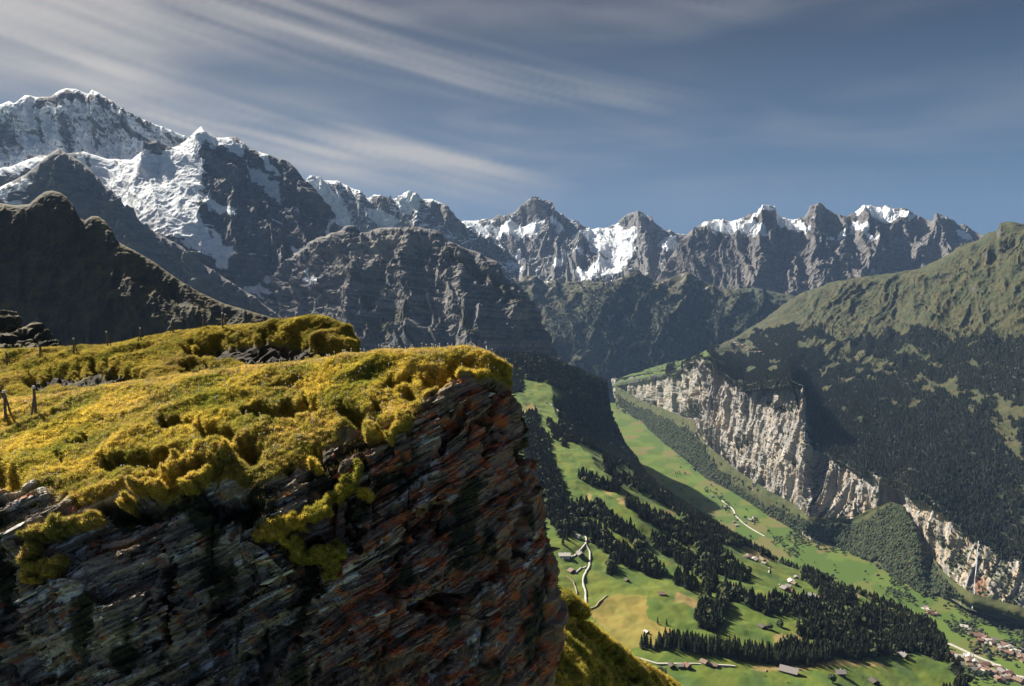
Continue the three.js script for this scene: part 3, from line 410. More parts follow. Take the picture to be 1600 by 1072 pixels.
{
  const r = rng(57), spots = [], thick = chains('1010,668,5 1050,700,6 1090,735,5; 1060,745,5; 1100,760,5 1140,790,6; 1235,838,10 1290,850,10 1330,860,9; 1240,860,12 1210,845,6; 1400,905,10 1460,930,9; 1500,952,9 1545,965,14 1600,985,16; 1480,975,9 1530,985,10; 1560,1005,7 1600,1012,9; 1520,1015,6 1580,1030,6; 1490,1045,7 1540,1060,7; 1300,880,5; 1180,815,5; 1420,935,7 1390,925,7');
  for (let k = 0; k < 60000; k++) { const x = mix(965, 1640, r()), y = mix(645, 1090, r()), v = thick(...shift(x, y, 14, 8)); if (v > 0.1 ? r() < 0.35 : r() < 0.012) spots.push({ P: onFloor(x, y) }); }
  forest('valley_trees', spots, broadTree, 9, 17, [0.034, 0.05, 0.016], 'leafy trees and hedges scattered over the valley floor', 'trees', 1.15);
}
const spruceKinds = [spruceCrown(13, 9, 21), spruceCrown(12, 8, 22, 0.85), spruceCrown(14, 9, 23, 1.15)], trunkGeo = new THREE.CylinderGeometry(0.006, 0.02, 0.8, 6).translate(0, 0.36, 0), leafKinds = [leafyCrown(31, 16), leafyCrown(32, 14)], thickTrunk = new THREE.CylinderGeometry(0.02, 0.035, 0.55, 6).translate(0, 0.22, 0);
function tree(P, h, kind, k, label, group) {
  const g = new THREE.Group(), leaf = kind === 'leafy_tree'; g.name = numbered(kind); g.position.set(P[0], P[1] - 0.02 * h, P[2]); g.rotation.y = k * 2.4; g.scale.set(h * (leaf ? 1.15 : 1), h, h * (leaf ? 1.15 : 1));
  const t = new THREE.Mesh(leaf ? thickTrunk : trunkGeo, bark), c = new THREE.Mesh(leaf ? leafKinds[k % 2] : spruceKinds[k % 3], leaf ? leafy : k % 2 ? needle : needle2); t.name = 'trunk'; c.name = 'crown'; g.add(t, c);
  g.userData = { label, category: 'tree' }; if (group) g.userData.group = group; scene.add(shadows(g)); return g;
}
{
  const all = terrace.spots(260000, 61, Object.assign((s) => (s.u > 0.707 && s.u < 0.79 && s.q < 0.5 && s.r < 7) || terraceWooded(s.px, s.py), { range: (x, y, r) => r > 0.6 && x > 480 && x < 1640 && y < 1140 ? x < 770 ? 0.5 : (terraceWood(x, y) > -0.5 ? 1 : 0.5) : 0 }));
  // thin out to a natural spacing
  const cell = new Map(), spaced = [];
  for (const s of all) { const k = Math.floor(s.P[0] / 6.2) * 100003 + Math.floor(s.P[2] / 6.2); if (!cell.has(k)) { cell.set(k, 1); spaced.push(s); } }
  const inView = (s) => s.px > 872 && s.px < 1500 && s.py < 1070 && s.r > 1.2 && s.u < 0.712, near = spaced.filter(inView).sort((a, b) => b.P[2] - a.P[2]);
  const picked = new Set(near.slice(0, 262));
  forest('terrace_broadleaf_trees', spaced.filter((s) => !picked.has(s) && s.q < 0.12), broadTree, 13, 20, [0.045, 0.062, 0.016], 'lighter leafy trees mixed into the spruce bands of the terrace', 'trees', 1.1);
  forest('terrace_forest', spaced.filter((s) => !picked.has(s) && s.q >= 0.12), midSpruce, 20, 31, [0.022, 0.031, 0.012], 'bands of dark spruce forest running down the meadow terrace', 'forest');
  let n = 0;
  const anchors = [[985, 1004, 'at the left tip of the lowest belt'], [1010, 1008, 'just right of the left tip of the lowest belt'], [1035, 1012, 'below the right corner of the hay field'], [1060, 1014, 'in the belt above the leftmost track huts'], [1085, 1018, 'in the belt above the red-roofed track hut'], [1110, 1020, 'in the belt above the rightmost track hut'], [1140, 1022, 'in the belt below the rust-roofed knoll barn'], [1170, 1025, 'in the belt midway between knoll barn and large barn'], [1200, 1026, 'in the belt up left of the large barn'], [1230, 1028, 'directly above the large grey-roofed barn'], [1255, 1022, 'just right above the large barn'], [1280, 1028, 'above the rust-roofed bottom farmhouses'], [1310, 1024, 'above the grey-roofed bottom farmhouse'], [1340, 1020, 'above the bottom hedge'], [1375, 1015, 'left of the house group below the brow'], [1420, 1010, 'above the house group below the brow'], [1460, 1010, 'at the right brow above the single barn'], [1260, 985, 'around the golden bank'], [1110, 970, 'in the dark clump left of the bright knoll']];
  for (const s of picked) {
    let best = 1e9, where;
    for (const [x, y, text] of anchors) { const d = (s.px - x) ** 2 + ((s.py - y) * 1.6) ** 2; if (d < best) { best = d; where = text; } }
    where = [`${n % 2 ? 'darker' : 'lighter'} green spruce ${where}`, 'spruces ' + where];
    tree(s.P, mix(20, 30, hash(n, 71)), 'spruce_tree', n++, ...where);
  }
  const lone = [[1028, 970, 15, 'left of two lone spruces beside the yellow hay field'], [1042, 972, 14, 'right of two lone spruces beside the yellow hay field'], [1031, 1057, 20, 'round dark tree on the pasture below the farm track', 1], [1220, 975, 13, 'bushy tree on the bright knoll left of the thick wood', 1], [1204, 980, 12, 'small tree beside the dark barn on the bright knoll', 1], [1242, 985, 14, 'lone spruce above the golden bank'], [963, 896, 24, 'tallest spruce of the clump on the open meadow right of the white road'], [1048, 912, 16, 'spruce beside the small hut above the twin barns'], [1442, 1062, 26, 'large spruce standing alone at the bottom right pasture'], [1428, 1068, 18, 'round leafy tree left of the large lone spruce', 1], [970, 812, 14, 'single dark tree on the green slope above the forest band', 1], [1035, 830, 15, 'dark bushy tree near the small hut on the upper meadow', 1], [885, 848, 26, 'spruce behind the upper roadside house'], [879, 853, 24, 'spruce nearest the cliff beside the white building'], [1050, 1072, 14, 'bush at the bottom edge on the pasture', 1], [1360, 1045, 15, 'leafy tree beside the orchard hedge', 1], [1300, 1068, 13, 'leafy tree between the bottom farmhouses', 1]];
  for (const [x, y, h, label, leaf] of lone) tree(terrace.near(x, y, (r) => r > 1).P, h, leaf ? 'leafy_tree' : 'spruce_tree', n++, label);
}

// ---------------------------------------------------------------- roads, river, waterfall
const gravel = new THREE.MeshStandardMaterial({ color: new THREE.Color(0.42, 0.39, 0.34), roughness: 1 }), dirt = new THREE.MeshStandardMaterial({ color: new THREE.Color(0.3, 0.24, 0.15), roughness: 1 });
function ribbon(name, text, width, place, mat, lift, label, category) {
  const c = new THREE.CatmullRomCurve3(Array.from({ length: 34 }, (_, i) => { const row = rowOf(text).map((p) => [...p, 1]), p = sampleRow(row, i / 33, true); return new THREE.Vector3(...place(p[0], p[1])); })), n = 90, v = [], idx = [];
  for (let i = 0; i <= n; i++) {
    const p = c.getPointAt(i / n), t = c.getTangentAt(i / n), w = width * (0.85 + 0.3 * hash(i, 77)) / 2, l = Math.hypot(t.x, t.z) || 1, dx = -t.z / l * w, dz = t.x / l * w;
    v.push(p.x - dx, p.y + lift, p.z - dz, p.x + dx, p.y + lift, p.z + dz, p.x - dx * 1.05, p.y - 6, p.z - dz * 1.05, p.x + dx * 1.05, p.y - 6, p.z + dz * 1.05);
    if (i) { const b = i * 4, a = b - 4; idx.push(a, a + 1, b, b, a + 1, b + 1, a + 2, a, b + 2, b + 2, a, b, a + 1, a + 3, b + 1, b + 1, a + 3, b + 3); }
  }
  const g = new THREE.BufferGeometry(); g.setAttribute('position', new THREE.BufferAttribute(new Float32Array(v), 3)); g.setIndex(idx); g.computeVertexNormals();
  const m = new THREE.Mesh(g, mat); m.name = numbered(name); m.userData = { kind: 'structure', label, category }; scene.add(shadows(m));
}
const onTerrace = (x, y) => { const P = terrace.near(x, y, (r) => r > 1).P; return P; };
ribbon('gravel_road', '901,827 912,836 916,844 915,854 922,863 922,880 916,893 911,909 915,924 916,952', 4.6, onTerrace, gravel, 2, 'white gravel road winding past the houses beside the cliff', 'road');
ribbon('path', '916,951 931,947 948,932', 3, onTerrace, dirt, 1.6, 'faint track along the edge of the hay field', 'path');
ribbon('path', '887,902 897,910 901,924 901,946', 3, onTerrace, dirt, 1.6, 'narrow brown footpath left of the white road', 'path');
ribbon('path', '897,896 906,889 917,882', 3.5, onTerrace, gravel, 1.6, 'short drive from the white road to the lower house', 'path');
ribbon('path', '880,872 898,866 914,854', 4, onTerrace, gravel, 1.6, 'drive from the white road to the white building', 'path');
ribbon('farm_track', '970,1014 997,1025 1025,1034 1052,1037 1074,1039 1121,1041 1162,1045 1217,1051', 4, onTerrace, gravel, 1.8, 'pale farm track below the lowest spruce belt', 'track');
ribbon('path', '1120,1046 1162,1052 1204,1060 1231,1068', 2.5, onTerrace, gravel, 1.6, 'thin pale path across the bottom pasture', 'path');
ribbon('path', '1204,885 1201,899 1206,909 1220,915 1233,921 1241,907 1245,893', 3.5, onTerrace, gravel, 1.6, 'looping path on the green slope by the hamlet', 'path');
ribbon('path', '852,629 862,632 868,637 873,645 876,654', 7, onTerrace, gravel, 2.5, 'white path on the high meadow of the wooded hill', 'path');
ribbon('valley_river', '1008,676 1022,684 1034,691 1029,700 1025,710 1021,719 1031,726', 16, onFloor, gravel, 1.5, 'pale river and road bend in the far valley floor', 'river');
ribbon('valley_road', '1125,780 1144,794 1152,808 1168,822 1195,838', 8, onFloor, gravel, 1.5, 'pale road on the far valley floor', 'road');
ribbon('valley_road', '1478,1003 1500,1013 1530,1027 1560,1040 1590,1056 1630,1080', 9, onFloor, gravel, 1.5, 'white road through the village at the lower right', 'road');
{
  const top = wall.near(1531, 838, (r) => r > 0.9), foot = wall.near(1524, 948), g = new THREE.Group(), water = new THREE.MeshStandardMaterial({ color: new THREE.Color(0.75, 0.78, 0.8), roughness: 0.7 });
  g.name = 'waterfall'; g.position.set(...foot.P); g.userData = { label: 'thin white waterfall dropping from the lower right cliff', category: 'waterfall' };
  const h = top.P[1] - foot.P[1];
  for (let k = 0; k < 4; k++) {
    const c = new THREE.CatmullRomCurve3(Array.from({ length: 9 }, (_, i) => { const t = i / 8; return new THREE.Vector3(mix(top.P[0] - foot.P[0], 0, t) - 14 + 3 * n3(k, t * 3, 0) + (k - 3) * 1.5 * t - 8 * t, h * (1 - t), mix(top.P[2] - foot.P[2], 0, t) + 22 + 3 * n3(k, t * 3, 5)); })), s = new THREE.Mesh(new THREE.TubeGeometry(c, 24, 0.5 + 0.4 * hash(k, 2), 5), water);
    s.name = 'water_strand'; g.add(s);
  }
  scene.add(shadows(g));
}

// ---------------------------------------------------------------- houses
const mat = (r, g, b) => new THREE.MeshStandardMaterial({ color: new THREE.Color(r, g, b), roughness: 0.85 });
const wallMats = { brown: mat(0.13, 0.07, 0.035), dark: mat(0.06, 0.04, 0.028), white: mat(0.7, 0.68, 0.63), tan: mat(0.32, 0.22, 0.13) }, roofMats = { red: mat(0.19, 0.1, 0.07), rust: mat(0.21, 0.145, 0.105), grey: mat(0.22, 0.2, 0.19), pale: mat(0.5, 0.46, 0.42), dark: mat(0.08, 0.065, 0.055) }, glass = new THREE.MeshStandardMaterial({ color: new THREE.Color(0.03, 0.035, 0.04), roughness: 0.2 });
const wallGeo = (() => { const s = new THREE.Shape([[-0.5, -0.5], [0.5, -0.5], [0.5, 0.55], [0, 0.93], [-0.5, 0.55]].map(([x, y]) => new THREE.Vector2(x, y))); return new THREE.ExtrudeGeometry(s, { depth: 1, bevelEnabled: false }).translate(0, 0, -0.5); })();
const roofGeo = (() => { const s = new THREE.Shape([[-0.64, 0.46], [0, 0.95], [0.64, 0.46], [0.64, 0.52], [0, 1.03], [-0.64, 0.52]].map(([x, y]) => new THREE.Vector2(x, y))); return new THREE.ExtrudeGeometry(s, { depth: 1.24, bevelEnabled: false }).translate(0, 0, -0.62); })();
const windowGeo = new THREE.BoxGeometry(0.14, 0.16, 0.02), chimneyGeo = new THREE.BoxGeometry(0.07, 0.3, 0.07);
function house(P, w, l, h, turn, wallKind, roofKind, label, group, detail) {
  const g = new THREE.Group(); g.name = numbered(detail === 'barn' ? 'barn' : 'chalet'); g.position.set(...P); g.rotation.y = turn; g.scale.set(w, h, l);
  const a = new THREE.Mesh(wallGeo, wallMats[wallKind]), r = new THREE.Mesh(roofGeo, roofMats[roofKind]); a.name = 'wall'; r.name = 'roof'; g.add(a, r);
  if (detail) {
    for (const z of [-0.51, 0.51]) for (const [x, y] of [[-0.25, 0.12], [0, 0.12], [0.25, 0.12], [-0.14, 0.45], [0.14, 0.45]]) { const o = new THREE.Mesh(windowGeo, glass); o.name = 'window'; o.position.set(x, y, z); g.add(o); }
    if (detail !== 'barn') { const c = new THREE.Mesh(chimneyGeo, wallMats.white); c.name = 'chimney'; c.position.set(0.2, 0.25, 0.1); r.add(c); c.position.y = 0.95; }
  }
  g.userData = { label, category: detail === 'barn' ? 'barn' : 'house' }; if (group) g.userData.group = group; scene.add(shadows(g));
}
const single = [
  [1234, 1051, 19, 26, 11, 1.0, 'brown', 'grey', 'large barn with grey gabled roof below the thick spruce wood', 'barn'], [882, 868, 15, 22, 9, 1.6, 'white', 'pale', 'bright white building with pale roof tucked beside the cliff edge', 'house'], [907, 866, 14, 16, 10, 0.4, 'brown', 'grey', 'wide grey-roofed chalet beside the white road', 'house'], [903, 844, 12, 12, 8, 0.8, 'white', 'grey', 'topmost roadside house under the spruces', 'house'], [894, 893, 14, 12, 9, 0.5, 'brown', 'rust', 'rust-roofed chalet left of the white road', 'house'],
  [980, 907, 9, 9, 6, 0.3, 'dark', 'dark', 'dark hut in the shade of the spruce clump', 'barn'], [1004, 902, 6, 7, 5, 0.8, 'white', 'pale', 'tiny white hut on the meadow right of the spruce clump', 'barn'], [1034, 932, 11, 12, 7, 1.6, 'tan', 'rust', 'left of the twin barns above the hay field', 'barn'], [1068, 942, 11, 12, 7, 1.6, 'tan', 'red', 'right of the twin barns above the hay field', 'barn'], [1092, 936, 9, 11, 6, 0.3, 'brown', 'grey', 'hut at the edge of the dark spruce clump', 'barn'], [1010, 990, 7, 8, 5, 0.6, 'brown', 'pale', 'pale-roofed hut standing in the yellow hay field', 'barn'], [1014, 827, 9, 10, 6, 0.4, 'tan', 'pale', 'small barn on the upper green slope', 'barn'], [1068, 843, 10, 12, 7, 0.8, 'white', 'grey', 'white-walled hut at the tip of the upper meadow', 'barn'],
  [1169, 921, 12, 26, 8, 1.5, 'white', 'pale', 'long white building at the forest edge below the hamlet', 'house'], [1226, 921, 14, 14, 9, 0.4, 'brown', 'grey', 'grey-roofed house at the bottom of the looping path', 'house'], [1205, 936, 13, 14, 9, 1.6, 'tan', 'rust', 'rust-roofed house left below the looping path', 'house'], [1223, 859, 12, 13, 8, 0.7, 'tan', 'rust', 'single house on the terrace rim above the hamlet', 'house'], [1158, 841, 8, 9, 6, 0.3, 'tan', 'pale', 'hut on the tan strip high on the terrace rim', 'barn'], [1278, 880, 12, 12, 8, 0.5, 'tan', 'red', 'red-roofed farm beyond the terrace rim', 'house'], [1169, 996, 10, 12, 7, 0.8, 'tan', 'rust', 'rust-roofed barn on the bright knoll', 'barn'], [1171, 985, 9, 11, 6, 0.2, 'dark', 'grey', 'grey hut just above the rust-roofed knoll barn', 'barn'], [1193, 977, 11, 13, 7, 0.3, 'dark', 'dark', 'dark barn at the top of the bright knoll', 'barn'], [1240, 999, 11, 12, 7, 1.6, 'tan', 'rust', 'barn in the golden bank by the thick wood', 'barn'], [1050, 1040, 9, 10, 6, 0.2, 'dark', 'dark', 'leftmost dark hut beside the farm track', 'barn'], [1063, 1042, 9, 9, 6, 1.6, 'brown', 'grey', 'second hut from the left beside the farm track', 'barn'], [1074, 1043, 10, 11, 7, 0.5, 'brown', 'red', 'red-roofed hut third along the farm track', 'barn'], [1100, 1039, 11, 11, 7, 0.7, 'tan', 'rust', 'tan barn fourth along the farm track', 'barn'], [1114, 1041, 10, 13, 6, 1.2, 'brown', 'rust', 'rightmost of the row of huts along the farm track', 'barn'],
  [1286, 1052, 14, 15, 9, 1.6, 'tan', 'rust', 'upper rust-roofed farmhouse right of the large barn', 'house'], [1295, 1061, 15, 17, 9, 0.5, 'brown', 'red', 'broad red-roofed farmhouse right of the large barn', 'house'], [1312, 1055, 13, 15, 8, 1.6, 'brown', 'grey', 'grey-roofed farmhouse at the right of the bottom group', 'house'], [1272, 1065, 11, 13, 7, 0.3, 'tan', 'rust', 'small rust-roofed barn left of the bottom farmhouses', 'barn'], [1354, 1062, 12, 13, 8, 0.7, 'tan', 'rust', 'pale barn by the bottom hedge right of the farmhouses', 'barn'], [1366, 1068, 13, 13, 8, 0.2, 'dark', 'dark', 'dark barn lowest at the bottom hedge', 'barn'], [1410, 1028, 15, 16, 9, 0.5, 'brown', 'grey', 'grey house left in the group below the brow wood', 'house'], [1436, 1024, 14, 16, 9, 1.6, 'tan', 'red', 'red house in the group below the brow wood', 'house'], [1446, 1026, 13, 14, 8, 0.5, 'brown', 'rust', 'right house in the group below the brow wood', 'house'], [1464, 1037, 12, 12, 7, 0.8, 'tan', 'rust', 'single barn on the right pasture under the brow wood', 'barn'], [1284, 939, 13, 13, 8, 0.7, 'tan', 'rust', 'chalet in a gap of the woods right of the hamlet', 'house'], [1301, 945, 13, 13, 8, 0.3, 'tan', 'red', 'red chalet among trees right of the hamlet', 'house'], [1252, 950, 12, 12, 8, 0.6, 'brown', 'grey', 'grey chalet half hidden in the wood', 'house'], [1336, 935, 14, 14, 8, 1.6, 'tan', 'rust', 'chalet on the tan strip near the terrace rim', 'house'], [1412, 961, 11, 11, 7, 0.2, 'tan', 'rust', 'hut on the tan clearing at the right rim', 'barn'], [1380, 953, 9, 10, 6, 0.5, 'white', 'grey', 'small white hut at the right rim', 'barn'], [1206, 1070, 9, 20, 5, 1.4, 'white', 'pale', 'low white shed at the bottom edge', 'barn']];
for (const [x, y, w, l, h, turn, wk, rk, label, kind] of single) house(onTerrace(x, y), w, l, h, turn, wk, rk, label, undefined, kind);
const rv = rng(301), pick = (a) => a[Math.floor(rv() * a.length)];
function cluster(n, x0, y0, x1, y1, spread, place, size, label, group) {
  for (let i = 0; i < n; i++) { const t = rv(), x = mix(x0, x1, t) + (rv() - 0.5) * spread, y = mix(y0, y1, t) + (rv() - 0.5) * spread * 0.55, w = size * (0.8 + 0.5 * rv()); house(place(x, y), w, w * (1 + 0.4 * rv()), w * 0.62, rv() * 3, ...(() => { const wk = pick(['brown', 'tan', 'white', 'tan']), rk = pick(['rust', 'red', 'grey', 'rust', 'pale']); return [wk, rk, `${wk}-walled ${rk}-roofed ${label}`]; })(), group); }
}
cluster(13, 1164, 870, 1198, 880, 12, onTerrace, 11, 'chalet in the tight hamlet on the green terrace slope', 'chalets of the terrace hamlet');
cluster(11, 1246, 893, 1232, 922, 9, onTerrace, 11, 'chalet in the row down the right side of the looping path', 'chalets along the looping path');
cluster(6, 1255, 925, 1275, 945, 14, onTerrace, 11, 'chalet scattered among the trees right of the looping path', 'chalets among the trees');
cluster(8, 1437, 948, 1462, 962, 8, onFloor, 16, 'house in the small group at the foot of the waterfall meadow', 'houses below the waterfall');
cluster(46, 1492, 1026, 1610, 1072, 26, onFloor, 17, 'house in the lower village street at the bottom right', 'houses of the lower village street');
cluster(44, 1500, 985, 1610, 1030, 22, onFloor, 17, 'house in the upper row of the village below the waterfall', 'houses of the upper village row');
cluster(18, 990, 668, 1030, 690, 9, onFloor, 20, 'house in the far hamlet on the valley floor', 'houses of the far valley hamlet');
cluster(9, 1100, 770, 1200, 840, 40, onFloor, 15, 'barn on the bright far valley meadows', 'barns on the valley floor');
const onRight = (x, y) => rightSlope.near(x, y, (r) => r > 1.2).P;
cluster(26, 1138, 534, 1186, 552, 12, onRight, 20, 'house of the mountain village above the pale cliff', 'houses of the clifftop village');
cluster(9, 1030, 568, 1085, 556, 5, onRight, 20, 'farmhouse on the green clifftop meadow', 'farms on the clifftop meadow');

// ---------------------------------------------------------------- the near crag: grass cap over slanting schist
const e1 = new THREE.Vector3(0.87, 0.4, -0.15).normalize(), e3 = new THREE.Vector3(0.25, 0.05, 1).normalize(), eb = new THREE.Vector3().crossVectors(e3, e1).normalize(); e3.crossVectors(e1, eb).normalize();
const dot = (P, v) => P[0] * v.x + P[1] * v.y + P[2] * v.z;
const slab = (P, h, len, seed) => {                     // random stand-out of the bedding slab that holds P
  const a = dot(P, e1), s = dot(P, eb) + 0.12 * n3(P[0] * 0.5, P[1] * 0.5, P[2] * 0.5 + seed), i = Math.floor(s / h), j = Math.floor(a / len + hash(i, seed) * 7 + 0.3 * hash(i, 3));
  return hash(i, j, seed);
};
const ledges = chains('510,790,8 545,760,7 560,735,8; 440,845,10 480,870,12 520,880,10 515,900,6; 60,860,9 55,880,8; 300,770,8 330,745,10; 640,655,8 610,690,8; 200,790,8; 50,842,11 92,830,15 148,815,9; 52,898,10 105,884,9; 410,836,13 450,825,17 508,795,10; 470,872,12 525,862,14; 492,732,9; 570,777,7; 270,742,10 345,712,14; 215,768,9 255,765,8; 580,680,14; 155,812,8');
const hollows = chains('100,690,8 130,684,8; 600,600,9 640,590,8; 250,660,9 300,655,9; 430,600,7 470,592,7; 385,640,14 440,640,18 490,630,14; 535,640,14 560,655,14; 388,702,30; 490,712,15; 668,598,14 700,590,16 735,565,14; 165,722,16 220,718,20 275,715,16; -20,740,40 20,745,26; 320,672,20 355,680,18; 640,612,16; 590,640,12; 90,715,10; 700,620,18 760,612,18; 455,735,14');
const gullies = chains('-60,820,70 -10,960,60 30,1060,40; 265,870,10 268,1000,14; 480,860,24 470,960,34 380,1060,30; 190,800,24 240,790,20; 545,760,14 560,860,10; 335,790,26 400,800,20; 770,640,20 765,700,16; 820,700,14 815,860,12; 720,650,16 690,690,10; 790,885,16 775,900,12; 650,820,20 700,790,14; 400,900,30 330,960,14; 640,950,16 720,930,12');
const mossAndShade = chains('-40,850,70 0,930,50; 20,1000,30; 160,795,30 250,800,26; 330,800,44 410,790,40; 430,860,30 480,880,40 470,970,34; 350,900,34; 200,1030,22; 560,800,18; 550,700,22 500,750,30; 300,960,24; 700,650,20 760,660,18');  // dark patches: moss together with the shade under the grass cap, painted as colour
const cragEdge = [[-200, 775], [0, 765], [60, 770], [110, 765], [180, 745], [280, 760], [340, 740], [420, 720], [520, 715], [585, 690], [620, 652], [690, 618], [740, 606], [800, 602], [900, 610]];
const cragRock = (P, px, py) => { const e = line(cragEdge, px), w = 0.7 * fbm(P[0] * 0.6, P[1] * 0.6, P[2] * 0.6, 2) + 0.9 * n3b(P[0] * 0.22, P[1] * 0.3, P[2] * 0.22 + 5); return ss(-14, 14, py - e + 46 * w) * (1 - ss(0.02, 0.22, ledges(...shift(px, py, 26, 15)))); };
const crag = landform('rock_crag', [
  '-220,720,46 0,710,45 200,690,44 400,660,43 600,640,41 700,630,39 780,640,36 800,680,34',
  '-220,646,36.5 -100,634,36 0,627,35 100,615,34.5 200,600,34 300,585,33.5 400,573,33 480,563,32.6 560,553,32.2 620,548,31.8 680,544,31.3 720,542,31 745,546,30.7 765,556,30.4 785,568,30.3 798,582,30.3',
  '-220,690,31.5 0,680,30.5 100,665,30 200,650,29.5 300,640,29.5 400,625,29.5 500,610,29.5 600,595,29.5 700,580,29.3 760,580,29.2 800,592,29.8',
  '-220,770,26.8 0,766,26 100,766,26 200,745,26 300,738,26 400,715,26.3 500,700,26.7 590,668,27.3 670,625,28 750,602,28.6 800,606,29.5',
  '-220,860,25.4 0,855,24.8 100,850,24.7 200,835,24.7 300,825,24.8 400,815,25 500,790,25.4 600,760,26.1 700,720,26.8 770,695,27.8 812,660,28.8 832,690,29.6',
  '-220,980,24.2 0,965,23.8 200,945,23.8 400,925,24.2 600,890,25 740,850,26.5 810,820,27.6 845,800,28.4 860,805,29.4',
  '-220,1090,23.2 0,1080,23 200,1060,23 400,1050,23.3 600,1020,24.2 760,980,25.8 840,950,27.2 872,930,28.2 882,935,29.2',
  '-220,1240,22 0,1230,22 200,1210,22 400,1200,22.4 600,1180,23.4 760,1150,25 830,1120,26.5 862,1100,27.6 872,1105,28.6'].map(rowOf), 760, 540,
  (P, px, py, r) => {
    const k = cragRock(P, px, py), live = r < 1 ? 0.3 + 0.7 * r : 1;
    const hum = 0.2 * (Math.pow(1 - Math.abs(n3(P[0] * 0.3, P[1] * 0.5, P[2] * 0.42)), 2) - 0.4) + 0.085 * (1 - Math.abs(n3b(P[0] * 1.3, P[1] * 1.5, P[2] * 1.3))) + 0.07 * fbm(P[0] * 4, P[1] * 4, P[2] * 4, 3);
    const turf = hum * ss(0.6, 1.4, r) - 0.9 * ss(0.0, 0.7, hollows(...shift(px, py, 34, 12))) + 0.6 * ss(0, 0.6, ledges(...shift(px, py, 26, 15)));
    const joint = hash(Math.floor(dot(P, e1) / 2.8 + 0.7 * n3(P[0] * 0.3, P[1] * 0.12, 4)), Math.floor(dot(P, eb) / 2.2 + 0.6 * n3b(P[0] * 0.25, P[1] * 0.25, 2)), 12);
    const rock = 0.9 * fbm(P[0] * 0.24, P[1] * 0.12, P[2] * 0.24, 3) + 0.6 * (joint - 0.5) - 0.5 * ss(0.72, 0.95, ridged(P[0] * 0.34, P[1] * 0.09, 3.3, 2) * 1.3) + 0.6 * (slab(P, 0.7, 5, 1) - 0.5) + 0.26 * (slab(P, 0.2, 2.6, 2) - 0.5) + 0.12 * (slab(P, 0.075, 1.4, 3) - 0.5) + 0.08 * fbm(P[0] * 3, P[1] * 3, P[2] * 3, 3) - 0.9 * ss(0, 0.5, gullies(...shift(px, py, 40, 20)));
    return live * mix(turf - 0.1, (rock - 0.08) * mix(1, 0.55, ss(700, 800, px)) - 0.25 * ss(740, 850, px), k);
  },
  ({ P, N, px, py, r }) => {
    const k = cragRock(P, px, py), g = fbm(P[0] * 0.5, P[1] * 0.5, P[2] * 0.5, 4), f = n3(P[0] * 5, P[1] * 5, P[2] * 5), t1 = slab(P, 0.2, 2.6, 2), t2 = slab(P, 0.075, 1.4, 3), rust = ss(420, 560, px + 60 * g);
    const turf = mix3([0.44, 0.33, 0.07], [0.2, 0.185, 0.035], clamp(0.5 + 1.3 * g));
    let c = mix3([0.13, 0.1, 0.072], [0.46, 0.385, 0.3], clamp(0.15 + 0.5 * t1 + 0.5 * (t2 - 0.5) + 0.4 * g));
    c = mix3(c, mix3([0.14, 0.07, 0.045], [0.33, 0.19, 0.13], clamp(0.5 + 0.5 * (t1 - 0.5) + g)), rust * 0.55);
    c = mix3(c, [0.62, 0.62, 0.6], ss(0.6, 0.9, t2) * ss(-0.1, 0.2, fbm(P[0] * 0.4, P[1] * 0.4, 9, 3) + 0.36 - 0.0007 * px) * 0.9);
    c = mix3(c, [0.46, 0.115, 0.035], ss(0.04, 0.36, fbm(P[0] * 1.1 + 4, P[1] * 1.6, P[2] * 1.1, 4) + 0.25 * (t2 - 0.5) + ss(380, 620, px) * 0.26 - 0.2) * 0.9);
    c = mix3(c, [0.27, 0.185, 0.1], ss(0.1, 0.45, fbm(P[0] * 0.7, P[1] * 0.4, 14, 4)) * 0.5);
    c = mix3(c, [0.028, 0.03, 0.014], ss(0.05, 0.35, fbm(P[0] * 0.5, P[1] * 0.25, P[2] * 0.5 + 30, 5) + 0.5 * Math.max(-0.2, mossAndShade(px, py))));  // blackish moss tone that also paints the shade below the turf
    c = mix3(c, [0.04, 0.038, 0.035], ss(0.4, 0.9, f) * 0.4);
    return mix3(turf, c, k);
  }, { label: 'near crag with a grass cap over slanting dark schist layers', category: 'crag', by: 'bearing', material: stone, weights: [0.15, 0.6, 1, 1.2, 1.3, 1.2, 0.5] });
